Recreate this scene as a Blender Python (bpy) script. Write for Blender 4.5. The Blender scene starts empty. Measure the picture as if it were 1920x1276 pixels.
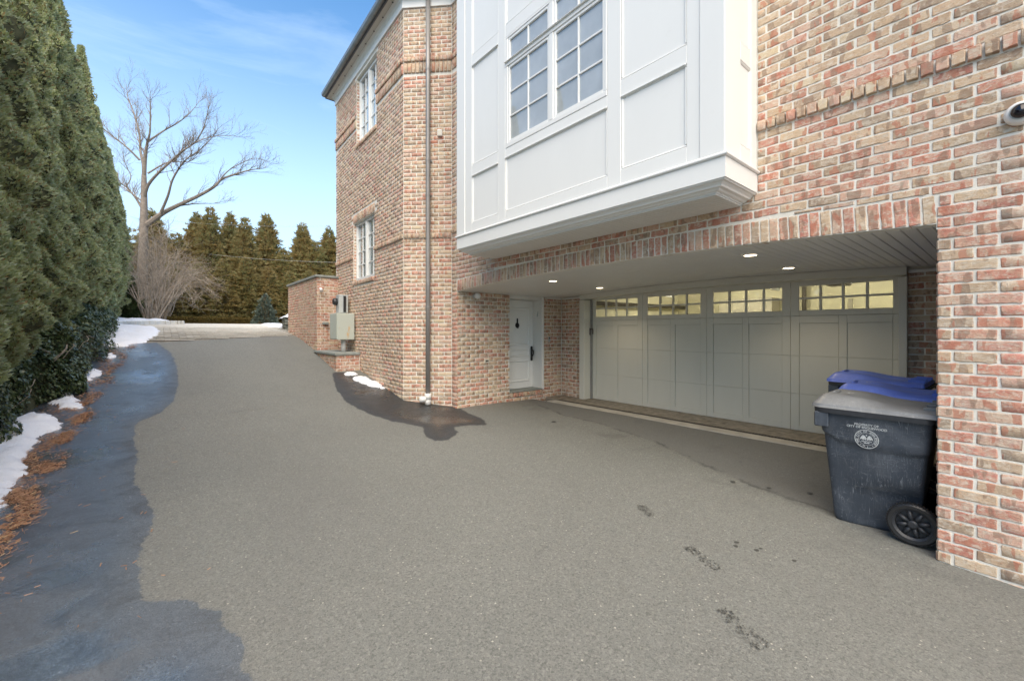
import bpy, math, random
import numpy as np
from mathutils import Vector, Matrix, noise
random.seed(7); rng = np.random.default_rng(7)
SC = bpy.context.scene
COL = SC.collection
R = math.radians
# ------------------------------------------------------------------ camera, sky, sun, exposure
cam_d = bpy.data.cameras.new('camera'); cam = bpy.data.objects.new('camera', cam_d); COL.objects.link(cam)
cam_d.sensor_width = 36.0; cam_d.lens = 36.0*791/1920; cam_d.shift_y = -18/1920
cam_d.clip_start = 0.05; cam_d.clip_end = 2000
cam.location = (0, 0, 0); cam.rotation_euler = (R(90), 0, R(-39.926))
SC.camera = cam
SUN_DIR = Vector((-0.31, -0.53, 0.79)).normalized()      # towards the sun
world = bpy.data.worlds.new('World'); SC.world = world; world.use_nodes = True
wn = world.node_tree.nodes; wl = world.node_tree.links
for n in list(wn): wn.remove(n)
sky = wn.new('ShaderNodeTexSky'); sky.sky_type = 'NISHITA'; sky.sun_disc = False
sky.sun_elevation = math.asin(SUN_DIR.z); sky.sun_rotation = math.atan2(SUN_DIR.x, SUN_DIR.y)
sky.air_density = 1.0; sky.dust_density = 1.2; sky.ozone_density = 1.0; sky.altitude = 50
tc = wn.new('ShaderNodeTexCoord'); sep = wn.new('ShaderNodeSeparateXYZ'); wl.new(tc.outputs['Generated'], sep.inputs[0])
# thin white haze low down and cirrus streaks
hz = wn.new('ShaderNodeMapRange'); hz.inputs[1].default_value = 0.0; hz.inputs[2].default_value = 0.75
hz.inputs[3].default_value = 0.72; hz.inputs[4].default_value = 0.0; hz.interpolation_type = 'SMOOTHERSTEP'
wl.new(sep.outputs[2], hz.inputs[0])
mp = wn.new('ShaderNodeMapping'); mp.inputs['Scale'].default_value = (1.0, 1.6, 4.2); mp.inputs['Rotation'].default_value = (0.3, 0.5, 0.4)
wl.new(tc.outputs['Generated'], mp.inputs[0])
cn = wn.new('ShaderNodeTexNoise'); cn.inputs['Scale'].default_value = 2.3; cn.inputs['Detail'].default_value = 7; cn.inputs['Roughness'].default_value = 0.6; cn.inputs['Distortion'].default_value = 0.6
wl.new(mp.outputs[0], cn.inputs[0])
cr = wn.new('ShaderNodeMapRange'); cr.inputs[1].default_value = 0.52; cr.inputs[2].default_value = 0.85; cr.inputs[3].default_value = 0; cr.inputs[4].default_value = 0.32
wl.new(cn.outputs[0], cr.inputs[0])
mx = wn.new('ShaderNodeMath'); mx.operation = 'ADD'; mx.use_clamp = True; wl.new(hz.outputs[0], mx.inputs[0]); wl.new(cr.outputs[0], mx.inputs[1])
cc = wn.new('ShaderNodeMixRGB'); wl.new(mx.outputs[0], cc.inputs[0]); 
tint = wn.new('ShaderNodeMixRGB'); tint.blend_type = 'MULTIPLY'; tint.inputs[0].default_value = 1; tint.inputs[2].default_value = (0.58, 1.08, 1.34, 1)
wl.new(sky.outputs[0], tint.inputs[1])
wl.new(tint.outputs[0], cc.inputs[1]); cc.inputs[2].default_value = (4.7, 5.7, 6.7, 1)
bg = wn.new('ShaderNodeBackground'); bg.inputs[1].default_value = 0.055
wo = wn.new('ShaderNodeOutputWorld'); wl.new(cc.outputs[0], bg.inputs[0]); wl.new(bg.outputs[0], wo.inputs[0])
sun_d = bpy.data.lights.new('sun', 'SUN'); sun_d.energy = 1.5; sun_d.angle = R(70); sun_d.color = (1.0, 0.775, 0.54)
sun = bpy.data.objects.new('sun', sun_d); COL.objects.link(sun); sun.rotation_euler = (-SUN_DIR).to_track_quat('-Z', 'Y').to_euler()
SC.view_settings.view_transform = 'Standard'; SC.view_settings.look = 'None'
SC.view_settings.exposure = 2.05; SC.view_settings.gamma = 1.0; SC.view_settings.use_curve_mapping = False
SC.render.engine = 'CYCLES'
CAMF = 791/1920.
FW = (math.sin(R(39.926)), math.cos(R(39.926))); RT = (FW[1], -FW[0])

# ------------------------------------------------------------------ object helpers
def setp(o, label=None, cat=None, group=None, kind=None):
    if label: o['label'] = label
    if cat: o['category'] = cat
    if group: o['group'] = group
    if kind: o['kind'] = kind
    return o
def empty(name, loc=(0, 0, 0), rz=0, **k):
    o = bpy.data.objects.new(name, None); COL.objects.link(o); o.location = loc; o.rotation_euler = (0, 0, rz); o.empty_display_size = .1
    return setp(o, **k)
def link(name, me, mat=None, parent=None, **k):
    if mat is not None and not me.materials: me.materials.append(mat)
    o = bpy.data.objects.new(name, me); COL.objects.link(o)
    if parent is not None: o.parent = parent
    return setp(o, **k)
class MB:
    def __init__(s): s.v = []; s.f = []; s.m = []
    def add(s, vs, fs, mi=0):
        b = len(s.v); s.v.extend([tuple(x) for x in vs]); s.f.extend([tuple(i+b for i in f) for f in fs]); s.m.extend([mi]*len(fs)); return s
    def box(s, lo, hi, c=0.0, M=None, mi=0):
        lo = [min(a, b) for a, b in zip(lo, hi)] if any(a > b for a, b in zip(lo, hi)) else lo
        x0, y0, z0 = lo; x1, y1, z1 = [max(a, b) for a, b in zip(lo, hi)]
        c = min(c, .45*(x1-x0), .45*(y1-y0), .45*(z1-z0))
        if c <= 0:
            vs = [(x, y, z) for z in (z0, z1) for y in (y0, y1) for x in (x0, x1)]
            fs = [(0, 2, 3, 1), (4, 5, 7, 6), (0, 1, 5, 4), (2, 6, 7, 3), (0, 4, 6, 2), (1, 3, 7, 5)]
        else:
            vs = []; idx = {}
            for ix in (0, 1):
                for iy in (0, 1):
                    for iz in (0, 1):
                        p = [(x0, x1)[ix], (y0, y1)[iy], (z0, z1)[iz]]; sg = [1-2*ix, 1-2*iy, 1-2*iz]
                        for ax in range(3):
                            q = [p[k]+(0 if k == ax else sg[k]*c) for k in range(3)]
                            idx[(ix, iy, iz, ax)] = len(vs); vs.append(q)
            fs = []
            for ax in range(3):
                a, b = (ax+1) % 3, (ax+2) % 3
                for sd in (0, 1):
                    loop = []
                    for (i, j) in ((0, 0), (1, 0), (1, 1), (0, 1)):
                        k = [0, 0, 0]; k[ax] = sd; k[a] = i; k[b] = j; loop.append(idx[(k[0], k[1], k[2], ax)])
                    fs.append(tuple(loop if sd else loop[::-1]))
                for i in (0, 1):
                    for j in (0, 1):
                        k0 = [0]*3; k1 = [0]*3; k0[ax] = 0; k1[ax] = 1; k0[a] = k1[a] = i; k0[b] = k1[b] = j
                        q = [idx[(*k0, a)], idx[(*k1, a)], idx[(*k1, b)], idx[(*k0, b)]]
                        fs.append(tuple(q if (i ^ j) else q[::-1]))
            for ix in (0, 1):
                for iy in (0, 1):
                    for iz in (0, 1):
                        t = [idx[(ix, iy, iz, k)] for k in range(3)]
                        fs.append(tuple(t if (ix+iy+iz) % 2 else t[::-1]))
        if M is not None: vs = [M @ Vector(v) for v in vs]
        return s.add(vs, fs, mi)
    def tube(s, pts, rs, n=8, cap=True, mi=0):
        pts = [Vector(p) for p in pts]
        if not hasattr(rs, '__len__'): rs = [rs]*len(pts)
        prev = None; rings = []
        for i, p in enumerate(pts):
            t = (pts[min(i+1, len(pts)-1)]-pts[max(i-1, 0)])
            t = t.normalized() if t.length > 1e-9 else Vector((0, 0, 1))
            if prev is None:
                a = Vector((0, 0, 1)) if abs(t.z) < .9 else Vector((1, 0, 0)); u = t.cross(a).normalized()
            else:
                u = (prev - t*prev.dot(t)); u = u.normalized() if u.length > 1e-6 else t.orthogonal().normalized()
            prev = u; w = t.cross(u)
            rings.append([p+(u*math.cos(2*math.pi*k/n)+w*math.sin(2*math.pi*k/n))*rs[i] for k in range(n)])
        vs = [v for r in rings for v in r]; fs = []
        for i in range(len(pts)-1):
            for k in range(n): fs.append((i*n+k, i*n+(k+1) % n, (i+1)*n+(k+1) % n, (i+1)*n+k))
        if cap: fs += [tuple(range(n))[::-1], tuple(range((len(pts)-1)*n, len(pts)*n))]
        return s.add(vs, fs, mi)
    def lathe(s, prof, M, n=24, mi=0):            # prof: (r, h) list about local z
        vs = []; fs = []
        for r, h in prof:
            for k in range(n): vs.append(M @ Vector((r*math.cos(2*math.pi*k/n), r*math.sin(2*math.pi*k/n), h)))
        for i in range(len(prof)-1):
            for k in range(n): fs.append((i*n+k, i*n+(k+1) % n, (i+1)*n+(k+1) % n, (i+1)*n+k))
        fs.append(tuple(range(n))[::-1]); fs.append(tuple(range((len(prof)-1)*n, len(prof)*n)))
        return s.add(vs, fs, mi)
    def mesh(s, name, smooth=False):
        me = bpy.data.meshes.new(name); me.from_pydata(s.v, [], s.f); me.update()
        if any(s.m): me.polygons.foreach_set('material_index', s.m)
        if smooth: me.polygons.foreach_set('use_smooth', [True]*len(me.polygons))
        return me
    def build(s, name, mat=None, parent=None, smooth=False, **k):
        me = s.mesh(name, smooth)
        if isinstance(mat, (list, tuple)):
            for m in mat: me.materials.append(m)
            mat = None
        return link(name, me, mat, parent, **k)
def np_mesh(name, V, F, cols=None):
    """V (n,3), F (m,k) uniform polygons"""
    me = bpy.data.meshes.new(name); V = np.asarray(V, np.float32); F = np.asarray(F, np.int32); m, k = F.shape
    me.vertices.add(len(V)); me.vertices.foreach_set('co', V.ravel())
    me.loops.add(m*k); me.loops.foreach_set('vertex_index', F.ravel())
    me.polygons.add(m); me.polygons.foreach_set('loop_start', np.arange(0, m*k, k, dtype=np.int32)); me.polygons.foreach_set('loop_total', np.full(m, k, np.int32))
    me.update(calc_edges=True)
    if cols is not None:
        a = me.attributes.new('tone', 'FLOAT_COLOR', 'POINT'); c = np.ones((len(V), 4), np.float32); c[:, :3] = cols; a.data.foreach_set('color', c.ravel())
    return me
def bx(name, lo, hi, mat, parent=None, c=0.003, **k): return MB().box(lo, hi, c).build(name, mat, parent, **k)

# ------------------------------------------------------------------ materials
class NT:
    def __init__(s, name):
        s.m = bpy.data.materials.new(name); s.m.use_nodes = True; s.n = s.m.node_tree.nodes; s.l = s.m.node_tree.links
        s.b = s.n['Principled BSDF']; s.o = s.n['Material Output']
    def new(s, t, **k):
        n = s.n.new('ShaderNode'+t)
        for a, b in k.items(): setattr(n, a, b)
        return n
    def _in(s, sock, v):
        if hasattr(v, 'links') or isinstance(v, bpy.types.NodeSocket): s.l.new(v, sock)
        else: sock.default_value = v
    def pos(s): return s.new('NewGeometry').outputs['Position']
    def noise(s, scale, detail=4, rough=.6, vec=None, dist=0, out=0):
        n = s.new('TexNoise'); s._in(n.inputs['Vector'], vec if vec is not None else s.pos()); n.inputs['Scale'].default_value = scale
        n.inputs['Detail'].default_value = detail; n.inputs['Roughness'].default_value = rough; n.inputs['Distortion'].default_value = dist
        return n.outputs[out]
    def voro(s, scale, vec=None, feature='F1', out=0):
        n = s.new('TexVoronoi'); n.feature = feature; s._in(n.inputs['Vector'], vec if vec is not None else s.pos()); n.inputs['Scale'].default_value = scale
        return n.outputs[out]
    def ramp(s, v, a, b, lo=0., hi=1., smooth=False):
        n = s.new('MapRange'); n.interpolation_type = 'SMOOTHSTEP' if smooth else 'LINEAR'
        for i, x in enumerate((v, a, b, lo, hi)): s._in(n.inputs[i], x)
        return n.outputs[0]
    def math(s, op, a, b=0., clamp=False):
        n = s.new('Math', operation=op); n.use_clamp = clamp; s._in(n.inputs[0], a); s._in(n.inputs[1], b); return n.outputs[0]
    def mix(s, f, a, b, mode='MIX'):
        n = s.new('MixRGB'); n.blend_type = mode; s._in(n.inputs[0], f)
        for i, x in ((1, a), (2, b)):
            if isinstance(x, tuple) and len(x) == 3: x = (*x, 1)
            s._in(n.inputs[i], x)
        return n.outputs[0]
    def mapping(s, vec, scale=(1, 1, 1), rot=(0, 0, 0)):
        n = s.new('Mapping'); s.l.new(vec, n.inputs[0]); n.inputs['Scale'].default_value = scale; n.inputs['Rotation'].default_value = rot; return n.outputs[0]
    def bump(s, h, strength=.5, dist=.01, normal=None):
        n = s.new('Bump'); n.inputs['Strength'].default_value = strength; n.inputs['Distance'].default_value = dist; s.l.new(h, n.inputs['Height'])
        if normal is not None: s.l.new(normal, n.inputs['Normal'])
        return n.outputs[0]
    def attr(s, name, out='Fac'):
        n = s.new('Attribute'); n.attribute_name = name; return n.outputs[out]
    def set(s, color=None, rough=None, normal=None, **k):
        if color is not None: s._in(s.b.inputs['Base Color'], (*color, 1) if isinstance(color, tuple) and len(color) == 3 else color)
        if rough is not None: s._in(s.b.inputs['Roughness'], rough)
        if normal is not None: s.l.new(normal, s.b.inputs['Normal'])
        for a, b in k.items(): s._in(s.b.inputs[a.replace('_', ' ')], b)
        return s.m
def simple(name, col, rough=.6, var=.12, scale=6, bump=.0, bscale=60, **k):
    t = NT(name); f = t.noise(scale, 5); c = t.mix(t.ramp(f, .3, .7), tuple(x*(1-var) for x in col), tuple(min(1, x*(1+var)) for x in col))
    nrm = t.bump(t.noise(bscale, 4), bump, .004) if bump else None
    return t.set(c, rough, nrm, **k)
def brick_material(name, obj):
    t = NT(name)
    if obj: tone = t.new('ObjectInfo').outputs['Color']
    else: tone = t.attr('tone', 'Color')
    p = t.pos()
    va = t.new('VectorMath', operation='MULTIPLY_ADD'); t.l.new(tone, va.inputs[0]); va.inputs[1].default_value = (61, 47, 83); t.l.new(p, va.inputs[2]); pw = p; p = va.outputs[0]
    n1 = t.noise(20, 5, .65, p, .8); n2 = t.noise(48, 5, .7, p, .5); n3 = t.noise(150, 3, .7, p); n4 = t.noise(1.1, 3, .5, pw)
    c = t.mix(t.ramp(n1, .42, .58, 0, .72), tone, t.mix(.62, tone, (.62, .49, .35)))         # sandy bloom
    c = t.mix(t.ramp(n2, .55, .72, 0, .5), c, (.25, .11, .07))                             # burnt flecks
    m = t.mapping(p, (1, 1, 2.2)); n5 = t.noise(17, 6, .72, m, .8)
    c = t.mix(t.ramp(n5, .49, .62, 0, .78), c, (.70, .62, .51))                               # lime smear
    m6 = t.mapping(p, (1, 1, .35)); n6 = t.noise(13, 2, .4, m6, .2); n7 = t.noise(15, 3, .5, t.mapping(p, (1, 1, .4), (0, 0, 1.1)), .3)
    c = t.mix(t.ramp(n6, .585, .61, 0, .55), c, (.25, .165, .12)); c = t.mix(t.ramp(n7, .585, .615, 0, .68), c, (.50, .20, .13))
    c = t.mix(t.ramp(n3, .5, .8, 0, .35), c, (.25, .18, .13))
    c = t.mix(t.ramp(n4, .35, .65, 0, .18), c, t.mix(1, c, (.75, .72, .7), 'MULTIPLY'))
    h = t.math('ADD', t.math('MULTIPLY', n2, .8), t.math('MULTIPLY', n3, .6))
    return t.set(c, .9, t.bump(h, .75, .012), Specular_IOR_Level=.2)
M = {}
M['brick_o'] = brick_material('brick single', True)
M['brick_m'] = brick_material('brick joined', False)
def mortar():
    t = NT('mortar'); p = t.pos(); n = t.noise(3, 6, .6, p); n2 = t.noise(120, 4, .7, p)
    c = t.mix(t.ramp(n, .3, .7), (.70, .67, .59), (.83, .80, .73)); c = t.mix(t.ramp(n2, .5, .8, 0, .3), c, (.45, .42, .36))
    return t.set(c, .95, t.bump(t.math('ADD', n2, t.noise(30, 3)), .7, .006), Specular_IOR_Level=.15)
M['mortar'] = mortar()
def white_paint(name, col, rough=.42, dirt=.25):
    t = NT(name); p = t.pos(); n = t.noise(2.1, 5, .6, t.mapping(p, (1, 1, .35))); n2 = t.noise(60, 3, .6, t.mapping(p, (1, 1, .06)))
    d = t.noise(9, 6, .75, p)
    c = t.mix(t.ramp(n, .35, .75, 0, dirt), col, tuple(x*.86 for x in col)); c = t.mix(t.ramp(d, .62, .8, 0, dirt), c, tuple(x*y for x, y in zip(col, (.72, .69, .62))))
    return t.set(c, rough, t.bump(t.math('ADD', n2, t.math('MULTIPLY', n, .6)), .09, .004))
M['white'] = white_paint('white trim paint', (.80, .80, .775), .4)
M['door_white'] = white_paint('garage door paint', (.66, .65, .575), .45, .35)
M['ceil'] = white_paint('ceiling paint', (.70, .69, .655), .5, .3)
M['groove'] = simple('groove shade gap', (.25, .25, .24), .8)
M['dark_metal'] = simple('dark bronze metal', (.085, .075, .068), .4, .2, Metallic=.4)
M['spout'] = simple('grey painted aluminium', (.27, .26, .25), .42, .15, 3, .1, Metallic=.25)
M['gutter_l'] = simple('gutter worn metal', (.25, .25, .24), .35, .15, Metallic=.5)
M['soffit'] = white_paint('soffit paint', (.50, .47, .41), .6)
M['roof'] = simple('roof slate', (.10, .10, .105), .8, .3, 12, .5)
M['pvc'] = simple('white plastic pipe', (.76, .75, .72), .35, .08, 12)
M['black'] = simple('black plastic', (.02, .02, .021), .4, .2, 30, .1)
M['black_metal'] = simple('black iron', (.018, .016, .015), .35, .2, 30, Metallic=.5)
M['concrete'] = simple('pale concrete', (.40, .38, .33), .85, .22, 5, .5, 90)
M['slab'] = simple('brown stained concrete', (.235, .21, .17), .85, .4, 9, .6, 70)
M['stone_cap'] = simple('bluestone coping', (.26, .28, .26), .8, .2, 9, .5, 40)
M['stone'] = simple('fieldstone', (.17, .175, .15), .9, .45, 4, .6, 25)
M['wood_pole'] = simple('utility pole timber', (.42, .33, .24), .85, .2, 5, .4, 30)
M['metal_box'] = None
def metal_box():
    t = NT('painted steel with rust'); p = t.pos(); n = t.noise(7, 5, .7, t.mapping(p, (1, 1, .4)), .3); n2 = t.noise(30, 5, .7, p)
    c = t.mix(t.ramp(n, .60, .70, 0, .75), (.47, .50, .44), (.55, .30, .08)); c = t.mix(t.ramp(n2, .5, .8, 0, .25), c, (.36, .37, .32))
    return t.set(c, .5)
M['metal_box'] = metal_box()
M['metal_grey'] = simple('grey steel box', (.46, .48, .47), .45, .08)
def glass(name, tint=(.9, .95, .97), rough=.01, mixv=.0):
    t = NT(name); g = t.new('BsdfGlossy'); g.inputs['Roughness'].default_value = rough; g.inputs['Color'].default_value = (.95, .97, 1, 1)
    tr = t.new('BsdfTransparent'); tr.inputs['Color'].default_value = (*tint, 1)
    lw = t.new('LayerWeight'); lw.inputs['Blend'].default_value = .5; ms = t.new('MixShader'); fr5 = t.math('ADD', .045, t.math('MULTIPLY', t.math('POWER', lw.outputs['Facing'], 5.), .95))
    f = t.math('ADD', t.math('MULTIPLY', fr5, 1.8), mixv, True)
    t.l.new(f, ms.inputs[0]); t.l.new(tr.outputs[0], ms.inputs[1]); t.l.new(g.outputs[0], ms.inputs[2]); t.l.new(ms.outputs[0], t.o.inputs[0])
    return t.m
M['glass'] = glass('window glass'); M['bay_glass'] = glass('bay window glass', (.96, .97, .97), .03, .03); M['glass_door'] = glass('garage door glass', (.85, .88, .8), .02)
M['blind'] = simple('grey bay pane backing', (.50, .52, .53), .8, .10, 3)
M['blind_w'] = simple('white interior shade', (.80, .82, .86), .8, .05, 3)
M['interior'] = simple('dark interior', (.10, .10, .09), .9, .2)
M['room_wall'] = simple('cream garage wall paint', (.78, .75, .60), .8, .05, 1.5)
M['room_floor'] = simple('garage floor paint', (.3, .28, .24), .6, .15)
def emis(name, col, st):
    t = NT(name); t.set((.8, .8, .8), .5); t.b.inputs['Emission Color'].default_value = (*col, 1); t.b.inputs['Emission Strength'].default_value = st; return t.m
M['lamp'] = emis('lit lamp lens', (1, .80, .52), 2.2)
def plastic_bin(name, col, worn, sc=.35):
    t = NT(name); p = t.new('TexCoord').outputs['Object']
    n = t.noise(5, 5, .6, p); c = t.mix(t.ramp(n, .3, .7), tuple(x*.82 for x in col), tuple(x*1.15 for x in col))
    tot = None
    for i, (rx, rz, thr) in enumerate(((.4, .3, .5), (-.5, .8, .52), (.1, -.4, .5))):
        w = t.noise(26, 2, .5, t.mapping(p, (1.2, 1.2, .10) if i != 2 else (1, .12, 1), (rx, rz, rz)), 1.5)
        m2 = t.noise(3.1+i, 4, .6, t.mapping(p, (1, 1, 1), (i, i*2, 0)))
        line = t.math('SUBTRACT', 1., t.ramp(t.math('ABSOLUTE', t.math('SUBTRACT', w, thr)), 0, .013))
        q = t.math('MULTIPLY', line, t.ramp(m2, .47, .68)); tot = q if tot is None else t.math('MAXIMUM', tot, q)
    sp = t.math('MULTIPLY', t.math('LESS_THAN', t.voro(60, p), .13), t.ramp(t.noise(4, 3, .6, p), .5, .7))
    tot = t.math('MAXIMUM', tot, sp)
    c = t.mix(t.math('MULTIPLY', tot, sc), c, worn)
    sm = t.noise(2.5, 6, .7, p, .5); c = t.mix(t.ramp(sm, .5, .75, 0, .35), c, tuple(x*.4+y*.6 for x, y in zip(worn, col)))
    return t.set(c, t.ramp(n, .3, .7, .38, .55), t.bump(t.noise(220, 2, .5, p), .12, .003))
M['bin_grey'] = plastic_bin('grey bin plastic', (.040, .050, .066), (.42, .44, .47), .45)
M['lid_grey'] = plastic_bin('grey bin lid plastic', (.17, .178, .185), (.50, .50, .46), .45)
M['bin_blue'] = plastic_bin('blue bin plastic', (.10, .17, .60), (.40, .48, .74), .5)
M['bin_black'] = simple('dark bin rim plastic', (.028, .03, .035), .45, .2, 20, .1)
M['print'] = simple('worn white print', (.48, .50, .50), .7, .35, 120)
def asphalt():
    t = NT('asphalt'); p = t.pos()
    big = t.noise(.55, 6, .6, p, .5); mid = t.noise(6, 6, .7, p); fine = t.noise(190, 3, .8, p); grit = t.noise(125, 4, .8, p)
    c = t.mix(t.ramp(big, .3, .7), (.117, .126, .113), (.150, .160, .143)); c = t.mix(t.ramp(mid, .4, .75, 0, .35), c, (.14, .138, .13))
    c = t.mix(t.ramp(fine, .35, .7, 0, .65), c, (.32, .31, .275)); c = t.mix(t.ramp(grit, .50, .68, 0, .62), c, (.06, .06, .056))
    v = t.new('TexVoronoi'); t.l.new(p, v.inputs['Vector']); v.inputs['Scale'].default_value = 26
    rnd = t.new('SeparateXYZ'); t.l.new(v.outputs['Color'], rnd.inputs[0])
    speck = t.math('MULTIPLY', t.math('LESS_THAN', v.outputs['Distance'], .135), t.math('GREATER_THAN', rnd.outputs[0], .80))
    c = t.mix(t.math('MULTIPLY', speck, .8), c, (.52, .49, .42))
    vc = t.new('TexVoronoi'); t.l.new(p, vc.inputs['Vector']); vc.inputs['Scale'].default_value = 95; vs_ = t.new('SeparateXYZ'); t.l.new(vc.outputs['Color'], vs_.inputs[0])
    c = t.mix(t.ramp(vs_.outputs[0], .55, 1., 0, .45), c, (.060, .060, .055)); c = t.mix(t.ramp(vs_.outputs[1], .7, 1., 0, .38), c, (.33, .325, .29))
    # older smoother strip near the garage, its broken edge
    sd = t.math('ADD', t.attr('seam'), t.math('MULTIPLY', t.math('SUBTRACT', t.noise(7, 5, .7, p), .5), .22))
    ins = t.ramp(sd, -.02, .06, 0, 1, True); c = t.mix(t.math('MULTIPLY', ins, .55), c, (.125, .124, .118))
    ed = t.math('SUBTRACT', 1., t.ramp(t.math('ABSOLUTE', sd), 0, .05)); ed = t.math('MULTIPLY', ed, t.ramp(t.noise(3.3, 3, .5, p), .4, .6, .15, .8)); c = t.mix(ed, c, (.045, .045, .043))
    st = t.math('MULTIPLY', t.ramp(t.noise(1.7, 5, .65, p, .6), .56, .70), t.ramp(t.attr('seam'), -1.3, -.1)); c = t.mix(t.math('MULTIPLY', st, .5), c, (.085, .083, .078))
    tr_ = t.noise(.9, 4, .6, t.mapping(p, (1, .22, 1), (0, 0, .25)), .4); c = t.mix(t.ramp(tr_, .5, .72, 0, .28), c, (.13, .127, .118))
    # hairline cracks
    wv = t.new('TexVoronoi'); wv.feature = 'DISTANCE_TO_EDGE'; wv.inputs['Scale'].default_value = .42
    dv = t.new('MixRGB'); dv.blend_type = 'ADD'; dv.inputs[0].default_value = .35; t.l.new(p, dv.inputs[1]); t.l.new(t.noise(3.5, 5, .7, p, 0, 1), dv.inputs[2]); t.l.new(dv.outputs[0], wv.inputs['Vector'])
    ck = t.math('MULTIPLY', t.math('SUBTRACT', 1., t.ramp(wv.outputs['Distance'], .001, .006)), t.ramp(t.noise(.9, 3, .5, p), .62, .72, 0, .4)); c = t.mix(ck, c, (.04, .04, .04))
    # wetness; the left patch's paler blue tint paints in reflected sky
    wd = t.math('ADD', t.attr('wet'), t.math('MULTIPLY', t.math('SUBTRACT', t.noise(5, 6, .7, p), .5), .16))
    wd = t.math('ADD', wd, t.math('MULTIPLY', t.math('SUBTRACT', t.noise(70, 3, .7, p), .5), .03))
    wet = t.math('ADD', t.math('MULTIPLY', t.ramp(wd, -.003, .008, 0, 1, True), .86), t.math('MULTIPLY', t.ramp(wd, -.04, .03, 0, 1, True), .14))
    film = t.math('MULTIPLY', wet, t.ramp(wd, .02, .30, .25, 1.))
    shn = t.attr('sky_sheen'); c = t.mix(wet, c, t.mix(shn, t.mix(1, c, (.17, .19, .215), 'MULTIPLY'), t.mix(1, c, (.56, .66, .84), 'MULTIPLY')))
    dk = t.math('MULTIPLY', wet, t.ramp(t.noise(2.6, 6, .7, p, .8), .46, .66, 0, .62)); c = t.mix(dk, c, (.028, .030, .033)); c = t.mix(t.math('MULTIPLY', wet, t.ramp(grit, .47, .62, 0, .55)), c, (.03, .032, .036))
    film = t.math('MULTIPLY', film, t.math('SUBTRACT', 1., t.math('MULTIPLY', dk, .7)))
    pud = t.math('MULTIPLY', t.ramp(t.noise(1.3, 4, .55, p), .44, .62, 0, 1, True), t.ramp(wd, .04, .3))
    pud = t.math('MAXIMUM', pud, t.math('MULTIPLY', t.attr('pool'), wet))
    ro = t.math('SUBTRACT', .78, t.math('MULTIPLY', film, .47)); ro = t.math('SUBTRACT', ro, t.math('MULTIPLY', t.math('MULTIPLY', pud, wet), .26))
    h = t.math('ADD', t.math('MULTIPLY', grit, 1.), t.math('ADD', t.math('MULTIPLY', fine, .5), t.math('MULTIPLY', ck, -1.5)))
    h = t.math('MULTIPLY', h, t.math('SUBTRACT', 1., t.math('MULTIPLY', t.math('MULTIPLY', pud, wet), .75)))
    bmp = t.bump(h, .9, .006); t.l.new(bmp, t.b.inputs['Coat Normal']); t.set(c, ro, bmp); t._in(t.b.inputs['Specular IOR Level'], t.math('ADD', .55, t.math('MULTIPLY', wet, .4))); t._in(t.b.inputs['Coat Weight'], t.math('MULTIPLY', film, shn)); t.b.inputs['Coat Roughness'].default_value = .16; t.b.inputs['Coat IOR'].default_value = 2.0; return t.m
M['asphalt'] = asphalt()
def snow():
    t = NT('snow'); p = t.pos(); n = t.noise(4, 6, .6, p); n2 = t.noise(60, 4, .7, p)
    c = t.mix(t.ramp(n, .3, .7), (.80, .82, .86), (.88, .89, .91)); c = t.mix(t.math('MULTIPLY', t.math('GREATER_THAN', t.noise(75, 3, .6, p), .70), .8), c, (.22, .15, .08))
    return t.set(c, .6, t.bump(t.math('ADD', n2, t.math('MULTIPLY', t.noise(14, 4, .6, p), 2)), .6, .012))
M['snow'] = snow()
def soil():
    t = NT('soil and grass'); p = t.pos(); n = t.noise(1.2, 7, .7, p); n2 = t.noise(35, 5, .7, p)
    c = t.mix(t.ramp(n, .4, .6), (.07, .065, .035), (.10, .075, .045)); c = t.mix(t.ramp(n2, .45, .7, 0, .6), c, (.15, .10, .06))
    return t.set(c, .95, t.bump(n2, .9, .03))
M['soil'] = soil()
def pavers():
    t = NT('pavers'); p = t.pos(); n = t.noise(3.2, 6, .7, p); n2 = t.noise(40, 4, .7, p)
    c = t.mix(t.ramp(n, .3, .7), (.56, .54, .49), (.68, .66, .61)); c = t.mix(t.ramp(n2, .45, .75, 0, .4), c, (.27, .25, .22))
    return t.set(c, .9, t.bump(n2, .6, .01))
M['paver'] = pavers()
def leaf(name, a, b, c3, rough=.5, scale=2.0, tr=.25, tip=None):
    t = NT(name); p = t.pos(); n = t.noise(scale, 4, .6, p); isl = t.new('NewGeometry').outputs['Random Per Island']
    c = t.mix(t.ramp(n, .3, .7), a, b); c = t.mix(t.ramp(isl, .35, 1, 0, .85), c, c3)
    if tip: c = t.mix(t.math('GREATER_THAN', isl, .93), c, tip)
    t.set(c, rough, Specular_IOR_Level=.35)
    tl = t.new('BsdfTranslucent'); t.l.new(c, tl.inputs['Color']); ms = t.new('MixShader'); ms.inputs[0].default_value = tr
    t.l.new(t.b.outputs[0], ms.inputs[1]); t.l.new(tl.outputs[0], ms.inputs[2]); t.l.new(ms.outputs[0], t.o.inputs[0]); return t.m
M['arbor'] = leaf('arborvitae foliage', (.30, .345, .145), (.42, .455, .23), (.62, .65, .47), .5, 3.0, .5, (.32, .22, .10))
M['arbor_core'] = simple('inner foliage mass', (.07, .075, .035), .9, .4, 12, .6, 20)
M['ivy'] = leaf('ivy foliage', (.05, .075, .028), (.08, .11, .045), (.15, .18, .10), .3, 4, .12, (.15, .18, .11))
M['pine'] = leaf('rusty evergreen foliage', (.36, .28, .115), (.23, .26, .11), (.42, .29, .13), .6, .8, .5, (.36, .24, .10))
M['pine_core'] = simple('inner evergreen mass', (.07, .055, .025), .9, .4, 5, .6, 20)
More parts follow.
